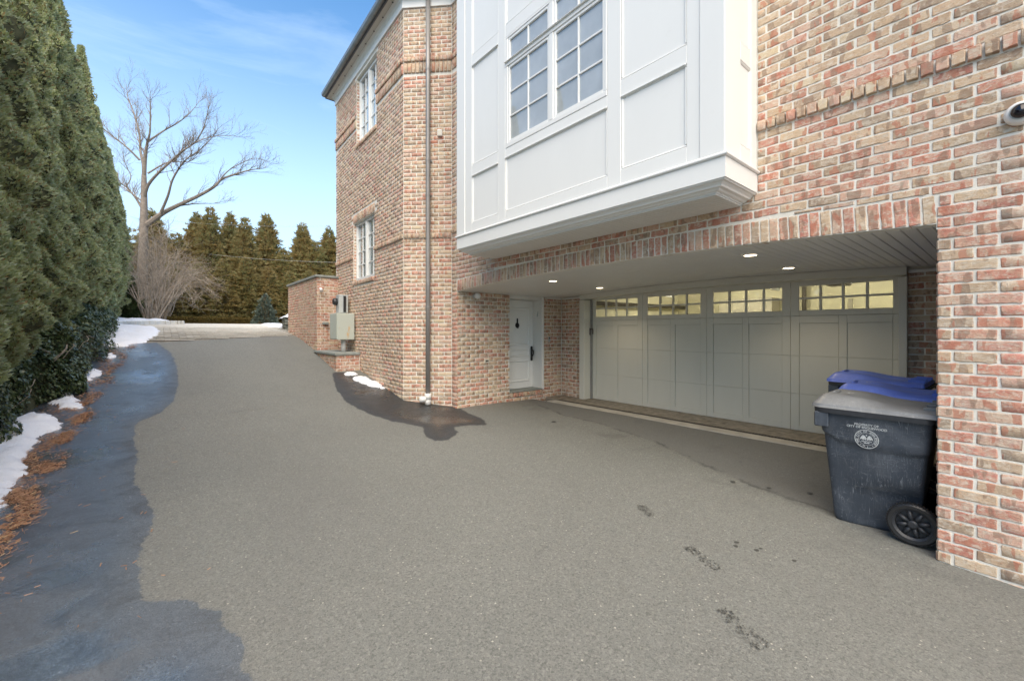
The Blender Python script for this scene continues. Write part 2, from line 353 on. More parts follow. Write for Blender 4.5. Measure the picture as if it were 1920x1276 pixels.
M['box'] = leaf('low hedge foliage', (.18, .115, .02), (.15, .12, .03), (.2, .15, .05), .6, 3, .2)
M['spruce'] = leaf('blue spruce foliage', (.075, .10, .075), (.10, .13, .10), (.12, .15, .12), .6, 3, .1)
M['shrub'] = leaf('green shrub foliage', (.055, .09, .03), (.09, .12, .04), (.12, .15, .06), .6, 3, .2)
M['bark'] = simple('grey brown bark', (.23, .19, .155), .9, .3, 6, .6, 30)
M['twig'] = simple('pale twig bark', (.33, .27, .21), .9, .3, 6)
M['needle'] = leaf('fallen orange needles', (.42, .21, .11), (.30, .16, .09), (.50, .31, .19), .8, 5, .05, (.55, .38, .2))
M['siding'] = simple('white siding', (.78, .78, .8), .6, .05)
M['cream_plate'] = simple('cream plate', (.66, .62, .52), .5, .08)
M['camera_white'] = simple('white enamel', (.78, .77, .75), .3, .04)
M['dome'] = simple('black dome glass', (.01, .01, .015), .06, .1)
M['stain'] = simple('wet stain', (.060, .060, .054), .55, .3, 60)
M['frit'] = simple('lit drain bar iron', (.05, .042, .035), .6, .3)  # dark brown iron of the drain frame and bars

# ------------------------------------------------------------------ ground heights
_PY = np.array([-60, -5, 0, .36, 1, 4, 6.8, 7.5, 8.4, 10, 11.7, 13.5, 14.9, 17, 22, 28, 60, 500.])
_PZ = np.array([-2.2, -1.75, -1.65, -1.62, -1.6, -1.53, -1.44, -1.31, -1.18, -.92, -.55, -.2, -.03, .12, .30, .385, .5, 1.0])
def Gy(y): return sum(np.interp(np.asarray(y, float)+d, _PY, _PZ) for d in (-.4, -.2, 0, .2, .4))/5
def G(x, y):
    g = Gy(y); t = np.clip((np.asarray(x, float)-5.15)/(6.2-5.15), 0, 1)*np.clip(1.15-np.abs(np.asarray(y, float)-4)*0, 0, 1)*(np.asarray(y, float) < 7)
    return g*(1-t)+(-1.458)*t
def g1(x, y): return float(G(x, y))
def sdist(P, poly, closed=True):
    """signed distance, positive inside (closed) ; P (n,2)"""
    poly = np.array(poly, float); A = poly; B = np.roll(poly, -1, 0)
    if not closed: A = A[:-1]; B = B[:-1]
    d = np.full(len(P), 1e9); ins = np.zeros(len(P), bool)
    for a, b in zip(A, B):
        ab = b-a; t = np.clip(((P-a) @ ab)/max(ab @ ab, 1e-12), 0, 1); q = a+t[:, None]*ab; d = np.minimum(d, np.hypot(*(P-q).T))
        if closed:
            cond = ((a[1] > P[:, 1]) != (b[1] > P[:, 1])); xs = (b[0]-a[0])*(P[:, 1]-a[1])/((b[1]-a[1]) if b[1] != a[1] else 1e-12)+a[0]; ins ^= cond & (P[:, 0] < xs)
    return np.where(ins, d, -d) if closed else d
WET_L = [(-3, 13.6), (-.08, 13.22), (.2, 12.09), (.29, 10.98), (.27, 9.73), (.18, 8.76), (.01, 8.13), (-.21, 7.84), (-.26, 7.63), (-.23, 7.06), (-.18, 6.39), (-.19, 5.61), (-.11, 5.15), (-.05, 4.75), (-.03, 4.32), (-.08, 4.16), (-.1, 3.94), (-.11, 3.74), (-.09, 3.51), (-.1, 3.34), (-.07, 3.22), (.03, 3.15), (.12, 3.08), (.21, 2.91), (.25, 2.84), (.28, 2.65), (.32, 2.5), (.31, 2.37), (.29, 2.31), (.34, 2.2), (.32, 1.84), (.4, 1), (.2, -1), (0, -5), (-3, -5)]
WET_R = [(2.99, 9.9), (2.71, 8.77), (2.57, 7.68), (2.71, 7.04), (2.9, 6.4), (3.09, 5.85), (2.87, 5.28), (2.88, 5.09), (3.04, 5.0), (3.34, 5.23), (3.48, 5.57), (3.7, 5.53), (3.98, 5.34), (4.16, 5.74), (4.2, 6.2), (4.3, 6.56), (4.3, 6.85), (3.9, 7.25), (3.7, 7.53), (3.75, 8.05), (3.75, 8.91), (3.6, 9.08), (3.38, 9.45), (3.29, 9.82)]
SEAM = [(5.9, 6.6), (5.47, 5.07), (5.5, 4.4), (5.28, 3.2), (4.97, 2.51), (4.69, 1.8), (4.61, 1.43), (4.59, 1.13), (4.55, .3), (4.5, -1)]
def drive_edge(x): return 13.12+.27*x
def make_driveway():
    xs = np.arange(-1.45, 6.17, .075); xs[-1] = 6.172; ys = np.concatenate([np.arange(-5, 0, .25), np.arange(0, 13.0, .075), np.linspace(13.0, 13.3, 4)])
    X, Y = np.meshgrid(xs, ys); fr = np.clip((Y-12)/(13.3-12), 0, 1); Y = Y+fr*(drive_edge(X)-13.3)
    left = X < -1.3; X = np.where(left, X+.06*np.sin(Y*3.1)+.05*np.sin(Y*7.7), X)
    Z = G(X, Y)+.004*np.sin(X*2.3)*np.sin(Y*1.7)
    ny, nx = X.shape; V = np.stack([X, Y, Z], -1).reshape(-1, 3); i = np.arange(ny*nx).reshape(ny, nx)
    F = np.stack([i[:-1, :-1], i[:-1, 1:], i[1:, 1:], i[1:, :-1]], -1).reshape(-1, 4)
    me = np_mesh('driveway', V, F); P = V[:, :2]
    w = np.maximum(sdist(P, WET_L), sdist(P, WET_R)); a = me.attributes.new('sky_sheen', 'FLOAT', 'POINT'); a.data.foreach_set('value', (sdist(P, WET_L) > sdist(P, WET_R)).astype(np.float32)); a = me.attributes.new('wet', 'FLOAT', 'POINT'); a.data.foreach_set('value', w.astype(np.float32))
    d = sdist(P, SEAM, False); sx = np.interp(P[:, 1], [p[1] for p in SEAM][::-1], [p[0] for p in SEAM][::-1]); s = np.where(P[:, 0] > sx, d, -d); s = np.where(P[:, 1] > 6.7, -1, s)
    a = me.attributes.new('seam', 'FLOAT', 'POINT'); a.data.foreach_set('value', s.astype(np.float32))
    pl = np.clip(1.25-np.hypot((P[:, 0]+.02)/.30, (P[:, 1]-2.32)/.36), 0, 1)
    a = me.attributes.new('pool', 'FLOAT', 'POINT'); a.data.foreach_set('value', pl.astype(np.float32))
    me.polygons.foreach_set('use_smooth', [True]*len(me.polygons))
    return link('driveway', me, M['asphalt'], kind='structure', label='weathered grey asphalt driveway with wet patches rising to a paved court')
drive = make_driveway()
def terrain():
    xs = np.concatenate([[-400, -150, -60, -30, -15], np.arange(-9, 14.1, .5), [18, 30, 60, 150, 400]]); ys = np.concatenate([[-60, -30, -12], np.arange(-6, 40, .5), [45, 55, 70, 100, 160, 260, 480]])
    X, Y = np.meshgrid(xs, ys); Z = Gy(Y)-.045+np.where(X < -1.5, .05, 0)
    Z = np.where((X > 3.4) & (Y < 12), -1.75, Z)
    ny, nx = X.shape; V = np.stack([X, Y, Z], -1).reshape(-1, 3); i = np.arange(ny*nx).reshape(ny, nx)
    F = np.stack([i[:-1, :-1], i[:-1, 1:], i[1:, 1:], i[1:, :-1]], -1).reshape(-1, 4)
    return link('ground', np_mesh('ground', V, F), M['soil'], kind='structure', label='dull soil and winter grass around the driveway')
terrain()
# apron of pavers
def apron():
    base = MB(); xs = np.linspace(-.55, 12, 26); ys = np.linspace(0, 1, 30)
    vs = []; fs = []
    for j, t in enumerate(ys):
        for x in xs:
            y0 = drive_edge(min(x, 3.1)); y = y0+(27.4-y0)*t; vs.append((x, y, float(Gy(y))-.012))
    n = len(xs)
    for j in range(len(ys)-1):
        for k in range(n-1): fs.append((j*n+k, j*n+k+1, (j+1)*n+k+1, (j+1)*n+k))
    base.add(vs, fs); o = base.build('paved_court', M['slab'], kind='structure', label='pale paved court at the top of the driveway')
    pv = MB(); y = 13.3; j = 0
    while y < 27.2:
        x = -.5+(j % 2)*.15
        while x < 6:
            if y > drive_edge(x)+.02 and not (x > 2.95 and y < 16.9):
                zz = float(Gy(y+.1)); h = random.uniform(-.003, .003); pv.box((x+.004, y+.004, zz-.012), (x+.296, y+.196, zz+.004+h), .006)
            x += .3
        y += .2; j += 1
    pv.build('paver', M['paver'], o, kind='stuff')
    return o
court = apron()
# garage threshold
slab = MB().box((6.532, -1.6, -1.7), (7.35, 6.64, -1.458), .004).build('garage_threshold', M['slab'], kind='structure', label='brown stained concrete threshold in front of the garage door')
st = MB().box((6.172, -1.2, -1.7), (6.418, 6.25, -1.452), .008).build('concrete_strip', M['concrete'], kind='structure', label='pale concrete strip edging the asphalt')
dr = empty('trench_drain', (6.475, 2.6, -1.46), label='long black slotted trench drain set before the garage door', cat='drain')
MB().box((-.055, -3.8, -.1), (.055, 3.62, -.03)).build('channel', M['black'], dr)
MB().box((-.055, -3.8, -.05), (-.043, 3.62, .004)).box((.043, -3.8, -.05), (.055, 3.62, .004)).build('frame', M['frit'], dr)
gb = MB().box((-.043, -.012, -.02), (.043, .012, .002), .002).mesh('grate_bar'); gb.materials.append(M['frit'])
for k in range(180):
    o = link('grate_bar', gb, None, dr); o.location = (0, -3.78+k*.041, 0)

# ------------------------------------------------------------------ brickwork
class Var:
    """rough brick shape in unit metres for a nominal size; front at +y(local)"""
    def __init__(s, L, H, nx, nz, seed, depth=.05, amp=.0022):
        r = np.random.default_rng(seed); s.L, s.H = L, H
        V = []
        ed = .006; xs = np.concatenate([[-L/2], np.linspace(-L/2+ed, L/2-ed, nx-2), [L/2]]) if nx > 3 else np.array([-L/2, -L/2+ed, L/2-ed, L/2]); zs = np.concatenate([[-H/2], np.linspace(-H/2+ed, H/2-ed, max(2, nz-2)), [H/2]]); nx, nz = len(xs), len(zs)
        top = r.normal(0, amp, nx); bot = r.normal(0, amp, nx); lf = r.normal(0, amp, nz); rg = r.normal(0, amp, nz); sk = r.normal(0, amp*.7)
        for j, z in enumerate(zs):
            for i, x in enumerate(xs):
                e = (i in (0, nx-1)) or (j in (0, nz-1)); cr = (i in (0, nx-1)) and (j in (0, nz-1))
                xx, zz = x, z+sk*(x/L)*2
                if i == 0: xx += .0012+lf[j]*.7
                if i == nx-1: xx -= .0012+rg[j]*.7
                if j == 0: zz += .001+bot[i]*.7
                if j == nz-1: zz -= .001+top[i]*.7
                if cr: xx -= np.sign(x)*.0022; zz -= np.sign(z)*.0018
                yy = (-.0040 if e else 0)+r.normal(0, amp*.55)-(.002 if cr else 0)
                V.append((xx, yy, zz))
        F = []
        for j in range(nz-1):
            for i in range(nx-1): a = j*nx+i; F.append((a, a+1, a+nx+1, a+nx))
        loop = [i for i in range(nx)]+[j*nx+nx-1 for j in range(1, nz)]+[(nz-1)*nx+i for i in range(nx-2, -1, -1)]+[j*nx for j in range(nz-2, 0, -1)]
        b = len(V)
        for k in loop:
            x, y, z = V[k]; V.append((x*1.0+np.sign(x)*.001*(abs(x) > L*.49-.01), -depth, z))
        for q in range(len(loop)):
            q2 = (q+1) % len(loop); F.append((loop[q], b+q, b+q2, loop[q2]))
        s.V = np.array(V); s.F = np.array(F); s.mesh = None
SIZES = {'stretcher': (.203, .068), 'header': (.098, .068), 'soldier': (.066, .205), 'rowlock': (.066, .098), 'deep': (.066, .2)}
HI = {k: [Var(L, H, 9 if L > .15 else 5, 4 if H < .1 else 9, 100+i*7+len(k), .1 if k == 'deep' else .045, .0026) for i in range(10)] for k, (L, H) in SIZES.items()}
LO = {k: [Var(L, H, 4 if L > .15 else 3, 3 if H < .15 else 4, 500+i*7+len(k), .1 if k == 'deep' else .03, .0022) for i in range(6)] for k, (L, H) in SIZES.items()}
PAL0 = [((.40, .135, .095), 'r'), ((.34, .105, .072), 'r'), ((.37, .165, .12), 'r'), ((.43, .235, .175), 'p'), ((.42, .265, .195), 'p'), ((.40, .28, .18), 't'), ((.44, .32, .205), 't'), ((.35, .245, .15), 't'), ((.29, .20, .13), 'b'), ((.24, .17, .115), 'b'), ((.36, .245, .155), 'b')]
PAL = [(tuple(min(.68, (x*1.42+.02)*.84+w*.16) for x, w in zip(c, (.62, .50, .40))), g) for c, g in PAL0]
def tone(redness):
    k = random.random()
    r = redness
    w = [r*1.3 if g == 'r' else (.75 if g == 'p' else (1.35*(1-r) if g == 't' else .45)) for _, g in PAL]
    c = random.choices(PAL, w)[0][0]; j = random.uniform(.88, 1.14); h = random.uniform(-.02, .02)
    return (min(.66, c[0]*j+h), c[1]*j, max(.02, c[2]*j-h*.5))
class Wall:
    def __init__(s, name, P0, P1, parent):
        """plan line P0->P1 (xy), outward normal on the right-hand side of P0->P1"""
        s.name = name; s.P0 = Vector((*P0, 0)); d = Vector((*P1, 0))-s.P0; s.len = d.length; s.u = d.normalized(); s.n = Vector((s.u.y, -s.u.x, 0)); s.parent = parent; s.b = []
    def pt(s, u, z, out=0): return s.P0+s.u*u+s.n*out+Vector((0, 0, z))
    def brick(s, kind, uc, zc, L, H, out=0, rot=0, red=.5):
        if L < .02 or H < .02: return
        s.b.append((kind, uc, zc, L, H, out+random.gauss(0, .0013), rot+random.gauss(0, .0045), tone(red)))
    def courses(s, z0, z1, ivals, pitch, phase=0, red=lambda u, z: .5, joint=.0115, vj=.0135, start_header=False):
        n = int(round((z1-z0)/pitch)); MOD = .2135
        for j in range(n):
            za = z0+j*pitch; zb = za+pitch; H = pitch-joint; off = (MOD/2 if j % 2 else 0)+phase
            for (a, b, *cut) in ivals(za, zb):
                k0 = math.floor((a-off)/MOD)-1; u = off+k0*MOD; seg = []
                while u < b:
                    ua = max(u, a); ub = min(u+MOD-vj, b)
                    if ub > ua: seg.append([ua, ub])
                    u += MOD
                if len(seg) > 1 and seg[0][1]-seg[0][0] < .045: seg[1][0] = seg[0][0]; seg.pop(0)
                if len(seg) > 1 and seg[-1][1]-seg[-1][0] < .045: seg[-2][1] = seg[-1][1]; seg.pop()
                if seg: seg[0][0] = a; seg[-1][1] = b
                for ua, ub in seg:
                    L = ub-ua; zc = (za+zb)/2; hh = H
                    if cut:
                        zl = cut[0]((ua+ub)/2, max(L, .05)); lo = max(za+joint/2, zl); hh = zb-joint/2-lo; zc = lo+hh/2
                    if hh > .014: s.brick('stretcher' if L > .14 else 'header', (ua+ub)/2, zc, L, hh, 0, 0, red((ua+ub)/2, zc))
    def band(s, kind, z0, h, a, b, out, red=.35):
        w = .0765; n = max(1, int(round((b-a)/w))); w = (b-a)/n
        for k in range(n): s.brick(kind, a+(k+.5)*w, z0+h/2, w-.0105, h-.0105, out, 0, red)
    def frame(s):
        return Matrix(((s.u.x, s.n.x, 0, 0), (s.u.y, s.n.y, 0, 0), (0, 0, 1, 0), (0, 0, 0, 1)))
def proj_area(w, b):
    kind, uc, zc, L, H, out, rot, t = b; p = w.pt(uc, zc, out); d = p.x*FW[0]+p.y*FW[1]
    if d < .3: return 0
    px = (p.x*RT[0]+p.y*RT[1])/d*CAMF; pz = p.z/d*CAMF
    if abs(px) > .5 or pz > 620/1920+.01 or pz < -656/1920-.01: return 0
    if w.n.dot(-p) <= 0: return 0
    if p.x > 3.6:                                        # behind the bay?
        k = 3.567/p.x; yb = p.y*k; zb = p.z*k
        if 1.5 < yb < 5.6 and zb > 1.24: return 0
    if p.x > 4.35 and w.name != 'x':                     # seen through the arch only
        k = 4.23/p.x; yb = p.y*k
        if yb < .36: return 0
    if p.y > 7.45 and p.x < 4.3 and p.y < 16 and False: return 0
    return L*H*abs(w.n.dot(-p.normalized()))/(d*d)
def emit_bricks(walls, limit):
    allb = []
    for w in walls:
        for i, b in enumerate(w.b): allb.append((proj_area(w, b), w, i))
    allb.sort(key=lambda t: -t[0]); single = {(id(w), i) for a, w, i in allb[:limit] if a > 0}
    for w in walls:
        Vs = []; Fs = []; Cs = []; nb = 0; Fr = w.frame(); fr = np.array(Fr)[:3, :3]
        for i, (kind, uc, zc, L, H, out, rot, t) in enumerate(w.b):
            if (id(w), i) in single:
                v = random.choice(HI[kind])
                if v.mesh is None:
                    me = bpy.data.meshes.new('brick'); me.from_pydata(v.V.tolist(), [], v.F.tolist()); me.update(); me.materials.append(M['brick_o']); v.mesh = me
                o = bpy.data.objects.new('brick', v.mesh); COL.objects.link(o); o.parent = w.obj
                o.matrix_local = Matrix.Translation(w.pt(uc, zc, out)-w.objloc) @ Fr @ Matrix.Rotation(rot, 4, 'Y') @ Matrix.Diagonal((L/v.L, 1, H/v.H, 1)); o.color = (*t, 1)
            else:
                v = random.choice(LO[kind]); P = v.V*np.array([L/v.L, 1, H/v.H]); c, s_ = math.cos(rot), math.sin(rot)
                P = np.stack([P[:, 0]*c+P[:, 2]*s_, P[:, 1], -P[:, 0]*s_+P[:, 2]*c], -1); P = P @ fr.T+np.array(w.pt(uc, zc, out)-w.objloc)
                Vs.append(P); Fs.append(v.F+nb); nb += len(P); Cs.append(np.tile(t, (len(P), 1)))
        if Vs:
            me = np_mesh('brickwork', np.concatenate(Vs), np.concatenate(Fs), np.concatenate(Cs)); link('brickwork', me, M['brick_m'], w.obj, kind='stuff')

house = empty('brick_house', (4.23, 6.82, -1.45), label='large brick house with white panelled bay above an arched garage recess', cat='house')
HL = Vector(house.location)
def hp(p): return tuple(Vector(p)-HL)
def part(name, mb, mat, parent=None, smooth=False, **k):
    """mb in world coordinates -> child of the house (origin moved)"""
    mb.v = [(x-HL.x, y-HL.y, z-HL.z) for x, y, z in mb.v]
    return mb.build(name, mat, parent if parent is not None else house, smooth, **k)
XF = 4.23; YL = 6.64; YR = .363; PITCH = .0785; BACK = .006
def arch(y): return .733+.100*max(0, 1-((y-3.3)/3.3)**2)
A = (3.567, 7.483); _l = math.hypot(.133, 4.42); WD = (.133/_l, 4.42/_l); FAR = (A[0]+WD[0]*4.41, A[1]+WD[1]*4.41); Bc = (4.23, 6.82)
walls = []
def mkwall(name, P0, P1, sub, openings_mb):
    w = Wall(name, P0, P1, house); w.objloc = HL; w.obj = part(name, openings_mb(w), M['mortar'], house); walls.append(w); return w
def rect_mb(w, rects, mb=None, back=BACK, thick=.12):
    mb = mb or MB()
    for (a, b, z0, z1) in rects:
        p = [w.pt(a, z0, -back), w.pt(b, z0, -back), w.pt(b, z1, -back), w.pt(a, z1, -back)]; q = [w.pt(a, z0, -thick), w.pt(b, z0, -thick), w.pt(b, z1, -thick), w.pt(a, z1, -thick)]
        mb.add(p+q, [(0, 1, 2, 3), (7, 6, 5, 4), (0, 4, 5, 1), (1, 5, 6, 2), (2, 6, 7, 3), (3, 7, 4, 0)])
    return mb
# facade: runs from the left corner (u=0 at y=6.82) towards the camera (u grows as y falls)
def uy(u): return 6.82-u
def facade_mb(w):
    mb = rect_mb(w, [(0, 6.82-YL-.013, -1.8, .72), (0, 6.82-YL, .72, 6.2), (6.82-YR+.013, 10.3, -1.8, .72), (6.82-YR, 10.3, .72, 6.2)])
    a = 6.82-YL; b = 6.82-YR; n = 40; st_ = (b-a)/n
    for k in range(n):
        u0, u1 = a+k*st_, a+(k+1)*st_; z0 = arch(uy(u0))+.004; z1 = arch(uy(u1))+.004
        p = [w.pt(u0, z0, -BACK), w.pt(u1, z1, -BACK), w.pt(u1, 6.2, -BACK), w.pt(u0, 6.2, -BACK)]; q = [w.pt(u0, z0, -.11), w.pt(u1, z1, -.11), w.pt(u1, 6.2, -.11), w.pt(u0, 6.2, -.11)]
        mb.add(p+q, [(0, 1, 2, 3), (7, 6, 5, 4), (0, 4, 5, 1)])
    return mb
RING = .21
wf = mkwall('facade_wall', Bc, (4.23, -3.5), None, facade_mb)
UA, UB = 6.82-YL, 6.82-YR
BANDZ = 1.822
def redf(u, z): return max(.15, min(.9, .70-.22*(z-.6)+.25*math.sin(u*1.3+z)*.4+(.18 if u > 6.4 and z < 0 else 0)))
def fac_iv(za, zb):
    out = []
    E = 10.3
    if za >= 1.25: return [(.006, 1.20), (5.292, E)] if True else out
    ringtop = lambda u, L: 0 if u-L/2 > UB-.02 else max(arch(uy(min(max(u-L/2, UA), UB))), arch(uy(min(max(u+L/2, UA), UB))))+RING+.006
    if zb < .733+RING: 
        if zb <= .74: return [(.006, UA-.004), (UB+.004, E)]
        return [(UB+.004, E), (.006, UA-.012)]
    if za < .84+RING and za >= .943: return [(.006, E, ringtop)]
    if za < .84+RING: 
        return [(UA-.012, UB+.004, ringtop), (UB+.0145, E), (.006, UA-.022)]
    return [(.006, E)]
zb0 = BANDZ-45*PITCH
wf.courses(zb0, BANDZ, fac_iv, PITCH, .03, redf)
wf.band('rowlock', BANDZ, .098, 5.292, 10.3, .03, .3); wf.band('rowlock', BANDZ, .098, .006, 1.2, .024, .3)
wf.courses(BANDZ+.098, BANDZ+.098+40*PITCH, fac_iv, PITCH, .03, redf)
for (a, b) in ((.006, 1.2), (5.292, 10.3)):
    wf.band('rowlock', 5.085, .095, a, b, .03, .3)
    wf.band('soldier', 4.905-.01, .19, a, b, .014, .3)
wf.b = [q for q in wf.b if not (q[2] > 4.84 and q[0] in ('stretcher', 'header') and q[2] < 5.2)]
for j in range(12):
    pass
wf.courses(5.185, 5.185+12*PITCH, lambda a, b: [(.006, 1.2), (5.292, 10.3)], PITCH, .0, lambda u, z: .25)
n = 82
for k in range(n):                                      # arch ring of soldier bricks
    y = YL-.006-(k+.5)*(YL-YR-.012)/n; sl = (arch(y+.02)-arch(y-.02))/.04
    wf.brick('deep', 6.82-y+sl*.1, arch(y)+RING/2, (YL-YR)/n-.0105, RING-.012, 0, math.atan(sl)*1.3*-1 if False else -math.atan(sl), .42)
# chamfer and wing
BZ2 = 1.748; P2 = .0765
def whole(w, z0=-1.8, z1=6.2): return rect_mb(w, [(0, w.len, z0, z1)])
wc = mkwall('chamfer_wall', A, Bc, None, whole)
def redc(u, z): return max(.15, .42-.07*(z+1)+.1*math.sin(z*2.1))
full = lambda w: (lambda a, b: [(.007, w.len-.007)])
wc.courses(BZ2-44*P2, BZ2, full(wc), P2, .05, redc)
def upper(w, ivals, red):
    w.band_iv = ivals
    w.courses(BZ2+.098, BZ2+.098+39*P2, ivals, P2, .05, red)
    for a, b in ivals(4.9, 5.2):
        w.band('soldier', 4.845+.035, .2, a, b, .022, .25); w.band('rowlock', 5.085, .095, a, b, .045, .25)
    for a, b in ivals(BZ2, BZ2+.09): w.band('rowlock', BZ2, .098, a, b, .03, .35)
    w.courses(5.185, 5.185+13*P2, ivals, P2, 0, red)
upper(wc, full(wc), lambda u, z: .3)
wing_open = [(1.53, 2.95, 1.10, 2.61), (1.40, 2.72, 4.36, 6.05)]
# wing wall runs from FAR to A so that its outward side faces the drive
WL = 4.41
def wing_mb(w):
    r = []
    o1 = (WL-2.95, WL-1.53, 1.10, 2.61); o2 = (WL-2.72, WL-1.40, 4.36, 6.05)
    r += [(0, WL, -1.2, 1.10), (0, o1[0], 1.10, 2.61), (o1[1], WL, 1.10, 2.61), (0, WL, 2.61, 4.36), (0, o2[0], 4.36, 6.05), (o2[1], WL, 4.36, 6.05), (0, WL, 6.05, 6.2), (1.3, WL, -1.8, -1.2)]
    return rect_mb(w, r, thick=.2)
ww = mkwall('wing_wall', FAR, A, None, wing_mb)
def wing_iv(za, zb):
    iv = [(.006, WL-.007)]
    for (a, b, z0, z1) in wing_open:
        if zb > z0+.02 and za < z1-.02: iv = [(.006, WL-b-.004), (WL-a+.004, WL-.007)]
    return iv
redw = lambda u, z: .20+.10*math.sin(u*2+z)
_c = ww.courses
ww.courses(BZ2-44*P2, BZ2, lambda a, b: wing_iv(a, b), P2, .02, redw)
upper(ww, wing_iv, redw)
# lintel soldiers, sills and reveals of the wing windows
for (a, b, z0, z1) in wing_open:
    ww.b = [q for q in ww.b if not (q[0] in ('stretcher', 'header') and z1-.005 < q[2] < z1+.2 and WL-b-.05 < q[1] < WL-a+.05)]
    if z1 < 3: ww.band('soldier', z1, .2, WL-b-.02, WL-a+.02, .002, .3)
    for k in range(int((b-a+.06)/.0765)):
        ww.brick('rowlock', WL-b-.03+(k+.5)*.0765, z0+.049, .066, .09, .03, 0, .45)
for (a, b, z0, z1) in wing_open:                         # brick reveals: far jamb faces the camera
    for (s0, s1, sgn) in ((b, b, 1),):
        pf = ww.pt(WL-b, 0, 0); pi = ww.pt(WL-b, 0, -.14)
        rv = Wall('reveal', (pi.x, pi.y), (pf.x, pf.y), house)
        rv = Wall('reveal', (pf.x, pf.y), (pi.x, pi.y), house) if rv.n.y > 0 else rv
        rv.objloc = HL; rv.obj = ww.obj; walls.append(rv)
        nn = int((z1-z0-.1)/P2)
        for k in range(nn): rv.brick('header', .065, z0+.1+(k+.5)*P2, .105, P2-.0105, .002, 0, .75)
# recess walls
def recL_mb(w): return rect_mb(w, [(.013, 1.27, -1.8, .80), (1.27, 2.2, -1.8, -1.38), (2.2, 2.83, -1.8, .80)])
wrl = mkwall('recess_side_wall', (XF+.0, YL), (7.06, YL), None, recL_mb)
def ivl(za, zb):
    if za > -1.39: return [(.007, 1.265), (2.205, 2.785)]
    return [(.007, 1.265), (1.27, 2.785)]
ZS = -1.775
wrl.courses(ZS, ZS+33*PITCH-.06, lambda a, b: [i for i in ivl(a, b) if True], PITCH, .1, lambda u, z: .45 if z < -1 else .28)
wrl.b = [q for q in wrl.b if not (1.27 < q[1] < 2.2 and q[2] > -1.40)]
wrl.band('rowlock', -1.375, .105, 1.275, 2.2, .02, .7)
wbl = mkwall('recess_back_wall', (7.02, YL), (7.02, 5.95), None, lambda w: rect_mb(w, [(0, w.len, -1.8, .80)]))
wbl.courses(ZS, ZS+33*PITCH-.08, lambda a, b: [(.008, .62)], PITCH, .02, lambda u, z: .3)
wbr = mkwall('recess_back_wall', (7.02, .86), (7.02, -1.6), None, lambda w: rect_mb(w, [(0, w.len, -1.8, .80)]))
wbr.courses(ZS, ZS+32*PITCH, lambda a, b: [(.008, 2.4)], PITCH, .06, lambda u, z: .25)
wpj = mkwall('pier_jamb', (4.75, YR), (XF, YR), None, lambda w: rect_mb(w, [(0, w.len-.013, -1.8, .735)]))
wpj.courses(zb0, zb0+30*PITCH, lambda a, b: [(.01, .51)], PITCH, .0, lambda u, z: .7)
part('pier_back', MB().box((4.352, -1.6, -1.8), (4.75, YR-.13, .80)), M['mortar'])
part('recess_end_wall', MB().box((4.75, -1.72, -1.8), (7.14, -1.6, .80)), M['mortar'])
emit_bricks(walls, 300)
# rear body of the house so that nothing is hollow above
part('upper_floor', MB().box((4.36, -3.5, .99), (10, 6.9, 6.25)), M['interior'])
part('upper_floor', MB().box((4.6, 7.3, -1.8), (10, 11.7, 6.25)), M['interior'])
part('side_wall', MB().box((FAR[0]-.0, FAR[1]-.2, -1.3), (10, FAR[1]-.01, 6.25)), M['mortar'])
part('wing_inner', MB().box((3.98, 7.6, -1.8), (4.6, 11.7, 6.2)), M['interior'])

# ------------------------------------------------------------------ eaves
def offp(path, d, z):
    out = []
    for i, p in enumerate(path):
        p = Vector(p)
        def nr(a, b): t = (Vector(b)-Vector(a)).normalized(); return Vector((t.y, -t.x))
        if i == 0: m = nr(path[0], path[1]); k = 1
        elif i == len(path)-1: m = nr(path[-2], path[-1]); k = 1
        else:
            n1_, n2_ = nr(path[i-1], path[i]), nr(path[i], path[i+1]); m = (n1_+n2_).normalized(); k = 1/max(.3, m.dot(n1_))
        q = p+m*k*d; out.append((q.x, q.y, z))
    return out
PATH = [(9.5, FAR[1]+.0), FAR, A, Bc, (4.23, -3.5)]
def extrude(prof, path=PATH, closed=True):
    mb = MB(); rows = [offp(path, d, z) for d, z in prof]; n = len(path); vs = [p for r in rows for p in r]; fs = []
    m = len(prof)
    for i in range(m if closed else m-1):
        j = (i+1) % m
        for k in range(n-1): fs.append((i*n+k, i*n+k+1, j*n+k+1, j*n+k))
    if closed: fs.append(tuple(i*n for i in range(m))); fs.append(tuple(i*n+n-1 for i in range(m))[::-1])
    return mb.add(vs, fs)
part('frieze', extrude([(-.05, 6.118), (.028, 6.118), (.028, 6.25), (.05, 6.27), (.055, 6.30), (.10, 6.345), (-.05, 6.345)]), M['white'])
part('soffit', extrude([(-.05, 6.346), (.20, 6.346), (.20, 6.375), (-.05, 6.375)]), M['soffit'])
part('fascia', extrude([(.201, 6.335), (.222, 6.335), (.222, 6.45), (.201, 6.45)]), M['dark_metal'])
part('gutter', extrude([(.224, 6.385), (.27, 6.385), (.30, 6.43), (.305, 6.50), (.29, 6.50), (.285, 6.44), (.25, 6.40), (.224, 6.40)]), M['gutter_l'])
part('roof', extrude([(.23, 6.47), (.23, 6.49), (-2.5, 8.1), (-2.5, 8.0)]), M['roof'])
vent_mb = MB().lathe([(.018, 0), (.018, .006)], Matrix.Translation((0, 0, 0)), 10)
for k in range(9):
    s = .25+k*.5; o = link('soffit_vent', bpy.data.meshes.get('soffit_vent') or vent_mb.mesh('soffit_vent'), M['dark_metal'], house)
    q = ww.pt(WL-s, 6.339, .11); o.location = hp(q)

